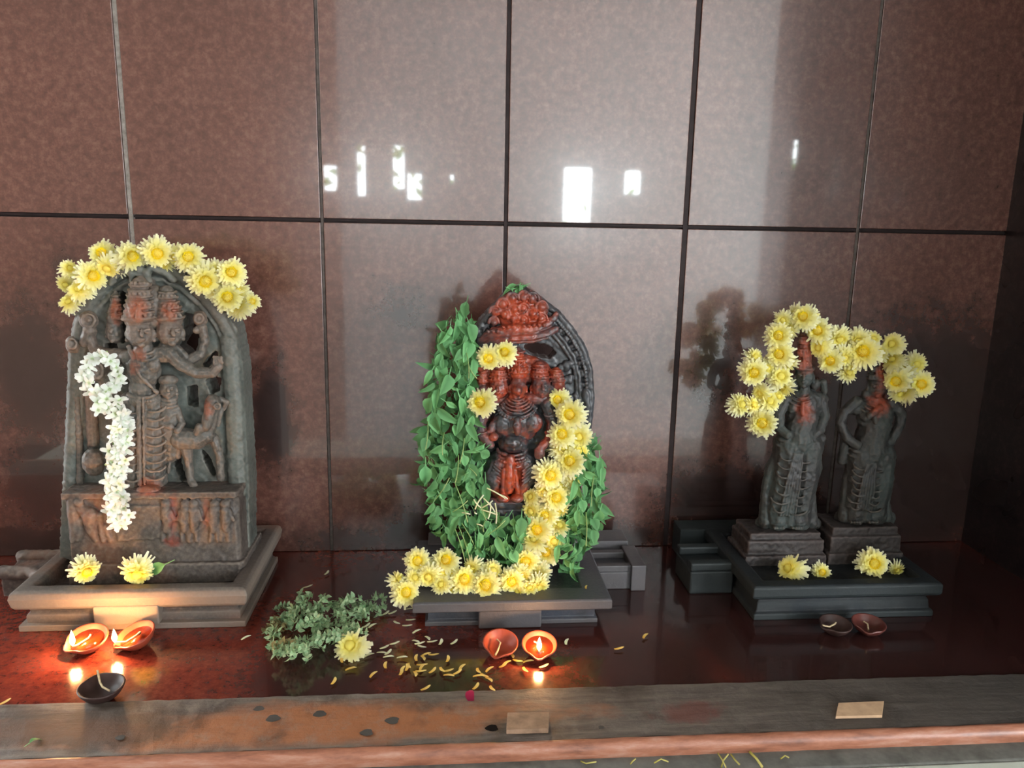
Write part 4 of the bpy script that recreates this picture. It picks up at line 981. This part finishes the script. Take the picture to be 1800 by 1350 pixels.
polyH = [(468, 1118), (490, 1072), (530, 1054), (580, 1052), (640, 1050), (690, 1052), (700, 1062), (655, 1078), (640, 1110), (590, 1125), (550, 1145), (520, 1160), (488, 1148)]
rr = random.Random(31)
for i, (x, y) in enumerate(scatter(polyH, 62, rr, 9)):
    edge_ = min(1, max(.15, (x-455)/60)*1.0)*(1 if x < 640 else .45)
    p = on(x, y, .008+.022*rr.random()*edge_); a = rr.uniform(0, TAU)
    q = Quaternion((0, 0, 1), a) @ Quaternion((1, 0, 0), rr.uniform(-.1, .35)) @ Quaternion((0, 1, 0), rr.uniform(0, TAU))
    brown = (x < 500 and rr.random() < .45)
    p = p-np.array(Quaternion((0, 0, 1), a) @ Vector((0, .022, 0)))
    place('sprig', SPRB[i % 2] if brown else SPR[i % 4], hp, p, q, rr.uniform(.75, 1.0))

# ---- loose petals
def petal_mesh(name, seed, mat, L=.019, w=.0056):
    V = []; F = []; A = []; r = random.Random(seed)
    strip(V, F, A, np.array([-L/2, 0, .0018]), np.array([1., 0, 0]), np.array([0, 1., 0]), L, w, .12, 5, .6, np.array([0, 0, 1.]), .3)
    V = [v+np.array([0, .0022*math.sin((v[0]/L+.5)*3)*seed, 0]) for v in V]
    return amesh(name, V, F, A, mat)
PW = [petal_mesh('petal_pale', s, M_LOOSE_W) for s in (-1, 1)]; PY = [petal_mesh('petal_ochre', s, M_LOOSE_Y) for s in (-1, 1)]
PM = petal_mesh('petal_magenta', 1, M_MAG, .026, .014)
def petal(px, py, ang, kind, label, group=None, z=.0012, s=1.0):
    p = on(px, py, z); k = mpp(p); a = math.radians(ang)
    p2 = on(px+6*math.cos(a), py-6*math.sin(a), z); yaw = math.atan2(p2[1]-p[1], p2[0]-p[0])
    me = PM if kind == 'm' else (PW if kind == 'w' else PY)[int(px) % 2]
    o = place('petal', me, None, p, Quaternion((0, 0, 1), yaw), s); tag(o, label, 'petal', group)
def cluster(kind, label, group, pts):
    for q in pts: petal(*q, kind, label, group)
cluster('w', 'pale narrow petal touching the right end of the herb heap', 'pale petals at the right end of the herb heap', ((644, 1102, 30), (655, 1103, 25), (678, 1080, 30), (690, 1079, 20)))
cluster('w', 'white petal beside the left end of the middle pedestal', 'white petals beside the middle pedestal', ((719, 1074, 0), (698, 1097, -30), (722, 1092, 0), (716, 1102, 0), (733, 1113, 20)))
cluster('w', 'pale petal directly right of the loose yellow flower', 'pale petals right of the loose flower', ((676, 1140, 20), (694, 1133, 15), (671, 1151, -10), (682, 1149, 40), (649, 1155, 15), (683, 1158, 0), (707, 1159, 0)))
cluster('w', 'pale petal between the loose flower and the unlit middle lamp', 'pale petals left of the middle lamps', ((738, 1133, 10), (731, 1131, -30), (742, 1139, -20), (760, 1130, 5), (751, 1125, -50)))
petal(774, 1131, 70, 'w', 'upright pale petal left of the unlit middle lamp')
petal(798, 1131, 35, 'w', 'slanting pale petal nearest the left side of the unlit middle lamp')
cluster('y', 'yellowish petal in the small clump midway between loose flower and middle lamps', 'yellowish petals in the small clump', ((733, 1159, 80), (749, 1154, 15), (762, 1153, 0), (743, 1160, -60), (742, 1171, 0), (740, 1182, 0), (743, 1176, 45), (760, 1181, 40)))
petal(786, 1161, 80, 'y', 'tiny upright petal right of the small yellowish clump')
petal(679, 1172, 80, 'y', 'short brownish petal in front of the pale ones by the loose flower')
cluster('y', 'broad yellow petal bunched together left of the small yellowish clump', 'bunched broad yellow petals', ((709, 1180, 60), (720, 1173, -70), (729, 1188, -75), (714, 1176, 85), (704, 1184, 75)))
cluster('y', 'thin ochre petal in the loose string towards the middle lamps', 'thin ochre petals in a string', ((778, 1180, -50), (788, 1181, 10), (789, 1191, -10), (804, 1184, 30), (813, 1176, 40)))
petal(657, 1189, 35, 'y', 'single slanting tan petal in front of the loose yellow flower, right side')
petal(617, 1179, 10, 'y', 'flat yellowish petal directly in front of the loose yellow flower')
petal(603, 1162, 75, 'y', 'small upright petal at the lower left edge of the loose flower')
cluster('y', 'curled orange yellow petal just in front of the lit middle lamp', 'orange petals just before the lit middle lamp', ((899, 1156, -60), (910, 1164, -15), (929, 1166, 5), (891, 1169, 25), (924, 1180, -50), (884, 1172, 30)))
cluster('y', 'ochre petal in the star shaped cluster above the magenta petal', 'ochre petals in the star shaped cluster', ((861, 1180, 30), (842, 1182, -60), (841, 1192, 0), (859, 1198, -40), (836, 1209, 50), (866, 1213, -50), (852, 1190, -30)))
for q, kd, lb in (((433, 1124, 20), 'w', 'single cream petal left of the herb heap'), ((542, 1033, 15), 'w', 'tiny pale petal behind the herb heap, nearer the heap'), ((574, 1009, 45), 'w', 'tiny pale petal on the shelf, farthest behind the herb heap'),
                  ((586, 1200, 60), 'y', 'lone thin tan petal in front of the pale flower near the beam'), ((748, 1212, 25), 'y', 'lone tan petal close to the beam, left of the magenta petal'), ((956, 1173, 20), 'y', 'small tan petal in front of the lit middle lamp'),
                  ((997, 1131, 65), 'w', 'pale petal right of the lit middle lamp'), ((1088, 1142, 10), 'y', 'flat tan petal right of the middle pedestal, nearer the beam'), ((1135, 1121, 40), 'y', 'tilted tan petal, rightmost of the loose petals on the shelf')):
    petal(*q, kd, lb)
petal(828, 1228, 88, 'm', 'crumpled magenta petal on the back edge of the beam', z=.009)
petal(8, 1237, 25, 'y', 'orange petal at the far left edge by the beam', z=.009)
petal(1031, 1034, 70, 'y', 'tiny yellow petal on the middle pedestal right of the garland', z=.060, s=.7)
o = place('leaf', LF[3], None, on(52, 1306, .010), Quaternion((0, 0, 1), -.5) @ Quaternion((1, 0, 0), .2), 1.0); tag(o, 'small pale green leaf bit lying on the left part of the beam', 'leaf')
# straw on the step below the beam
def straw(pts, label, r=.0011, z=-.015):
    V = []; F = []; A = []; P = [on(a, b, z+c) for a, b, c in pts]; tube(V, F, A, P, r, 5)
    o0 = np.array([P[0][0], P[0][1], P[0][2]]); me = amesh('straw', np.array(V)-o0, F, A, M_STRAW); tag(place('straw', me, None, o0), label, 'straw', )
straw([(1268, 1349, 0), (1272, 1336, .002), (1280, 1326, .004)], 'yellow green straw stalk below the beam, leftmost of the crossed pair')
straw([(1262, 1324, 0), (1270, 1336, .003), (1276, 1349, .001)], 'yellow green straw stalk below the beam crossing the leftmost one')
straw([(1285, 1326, 0), (1292, 1336, .002), (1300, 1344, .001)], 'short brownish straw below the beam between longer stalks', .0014)
straw([(1318, 1322, 0), (1330, 1334, .003), (1340, 1348, 0)], 'thick tan straw stalk below the beam, right of the crossed pair', .002)
straw([(1021, 1338, 0), (1030, 1342, .002), (1048, 1339, 0)], 'tiny curled straw below the beam, farthest left')
straw([(1108, 1343, 0), (1112, 1338, .002), (1117, 1334, 0)], 'tiny upright straw scrap below the middle of the beam')
straw([(1150, 1341, 0), (1162, 1334, .002), (1175, 1339, 0)], 'forked looking straw scrap below the beam, left of the crossed pair')
straw([(1372, 1334, 0), (1380, 1328, .002), (1387, 1332, 0)], 'small pale straw scrap below the beam, farthest right')

# ------------------------------------------------------------------ clay lamps
def lamp(px, py, R, label, clay, lit=False, spout=200, tilt=(0, 0), flame_h=.02, z0=0., oil=True, power=.35, fr=1.1):
    c = on(px, py, z0)
    t_ = thing('clay_lamp', c, label, 'oil lamp', 'clay oil lamps')
    prof = [(.30, 0), (.50, .04), (.80, .32), (.97, .60), (1.0, .68), (.96, .72), (.90, .68), (.74, .42), (.46, .20), (0.02, .15)]
    n = 36; V = []; F = []; sp = math.radians(spout)
    for rad, hz in prof:
        for i in range(n):
            a = TAU*i/n; da = math.atan2(math.sin(a-sp), math.cos(a-sp)); k_ = rad*(1+.15*math.exp(-(da/.30)**2)*min(1, hz*2)*(rad))-rad*.05*math.exp(-((abs(da)-.55)/.22)**2)
            V.append((k_*R*math.cos(a), k_*R*math.sin(a), hz*R*.98-(.07*R*math.exp(-(da/.28)**2) if rad > .85 else 0)))
    for j in range(len(prof)-1):
        for i in range(n): a = j*n+i; b = j*n+(i+1) % n; F.append((a, b, b+n, a+n))
    F.append(tuple(range(n-1, -1, -1))); F.append(tuple(range((len(prof)-1)*n, len(prof)*n)))
    me = mesh('bowl', V, F, clay, True); q = Quaternion((1, 0, 0), tilt[0]) @ Quaternion((0, 1, 0), tilt[1])
    up = Vector((0, 0, R*abs(math.sin(max(abs(tilt[0]), abs(tilt[1]))))*.3))
    b = place('bowl', me, t_, Vector([float(v) for v in c])+up, q)
    if oil:
        V = [(R*.80*math.cos(TAU*i/24), R*.80*math.sin(TAU*i/24), R*.47) for i in range(24)]+[(R*.78*math.cos(TAU*i/24), R*.78*math.sin(TAU*i/24), R*.44) for i in range(24)]
        o = place('oil', mesh('oil', V, [tuple(range(24))]+[(i, 24+i, 24+(i+1) % 24, (i+1) % 24) for i in range(24)], M_OIL, True), t_, Vector([float(v) for v in c])+up, q)
    V = []; F = []; A = []; dx, dy = math.cos(sp), math.sin(sp)
    tube(V, F, A, [(-dx*R*.3+dy*R*.3, -dy*R*.3-dx*R*.2, R*.50), (0, R*.1, R*.52), (dx*R*.5, dy*R*.5, R*.53), (dx*R*(fr-.1), dy*R*(fr-.1), R*(.74 if fr > .9 else .56)), (dx*R*fr, dy*R*fr, R*(.82 if fr > .9 else .62))], .0016, 6)
    place('wick', amesh('wick', V, F, A, M_WICK), t_, Vector([float(v) for v in c])+up, q)
    if lit:
        w = Vector([float(v) for v in c])+up+(q @ Vector((dx*R*fr, dy*R*fr, R*(.80 if fr > .9 else .60))))
        pr = [(0, 0), (.0030, .15), (.0046, .32), (.0040, .52), (.0024, .75), (.0008, .93), (0, 1)]
        V = []; F = []; n = 12
        for rad, hz in pr:
            for i in range(n): V.append((rad*math.cos(TAU*i/n), rad*math.sin(TAU*i/n), hz*flame_h))
        for j in range(len(pr)-1):
            for i in range(n): a = j*n+i; b_ = j*n+(i+1) % n; F.append((a, b_, b_+n, a+n))
        place('flame', mesh('flame', V, F, M_FLAME, True), t_, w)
        l = bpy.data.lights.new('flame_light', 'POINT'); l.energy = power; l.color = (1.0, .48, .18); l.shadow_soft_size = .006
        lo = bpy.data.objects.new('flame_light', l); COL.objects.link(lo); lo.parent = t_; lo.location = w+Vector((0, 0, flame_h*.55))-wloc(t_)
    return t_
lamp(158, 1140, .0345, 'lit red clay lamp in front of the left pedestal, leftmost lamp', M_CLAY, True, 225, (.28, 0), .030, power=3.3, fr=.70)
lamp(247, 1134, .0345, 'lit red clay lamp in front of the left pedestal, tilted, right of the leftmost lamp', M_CLAY, True, 212, (.22, -.25), .026, power=3.3, fr=.95)
lamp(181, 1228, .0345, 'dark unlit burnt clay lamp at the beam, in front of the two lit left lamps', M_CLAY_D, False, 120, (.05, 0), oil=False)
lamp(879, 1146, .0315, 'unlit red clay lamp before the middle pedestal, left of the lit one', M_CLAY, False, 250, (.32, 0), oil=False)
lamp(947, 1149, .0315, 'lit red clay lamp before the middle pedestal', M_CLAY, True, 262, (.30, 0), .026, power=2.2, fr=.45)
lamp(1466, 1112, .030, 'unlit dark clay lamp before the right pedestal, left one of two', M_CLAY_D, False, 200, (.1, 0), oil=False)
lamp(1524, 1112, .031, 'unlit glossy clay lamp before the right pedestal, right one of two', plain('dim_clay', srgb(92, 48, 42), .3, .6), False, 240, (.1, 0), oil=False)
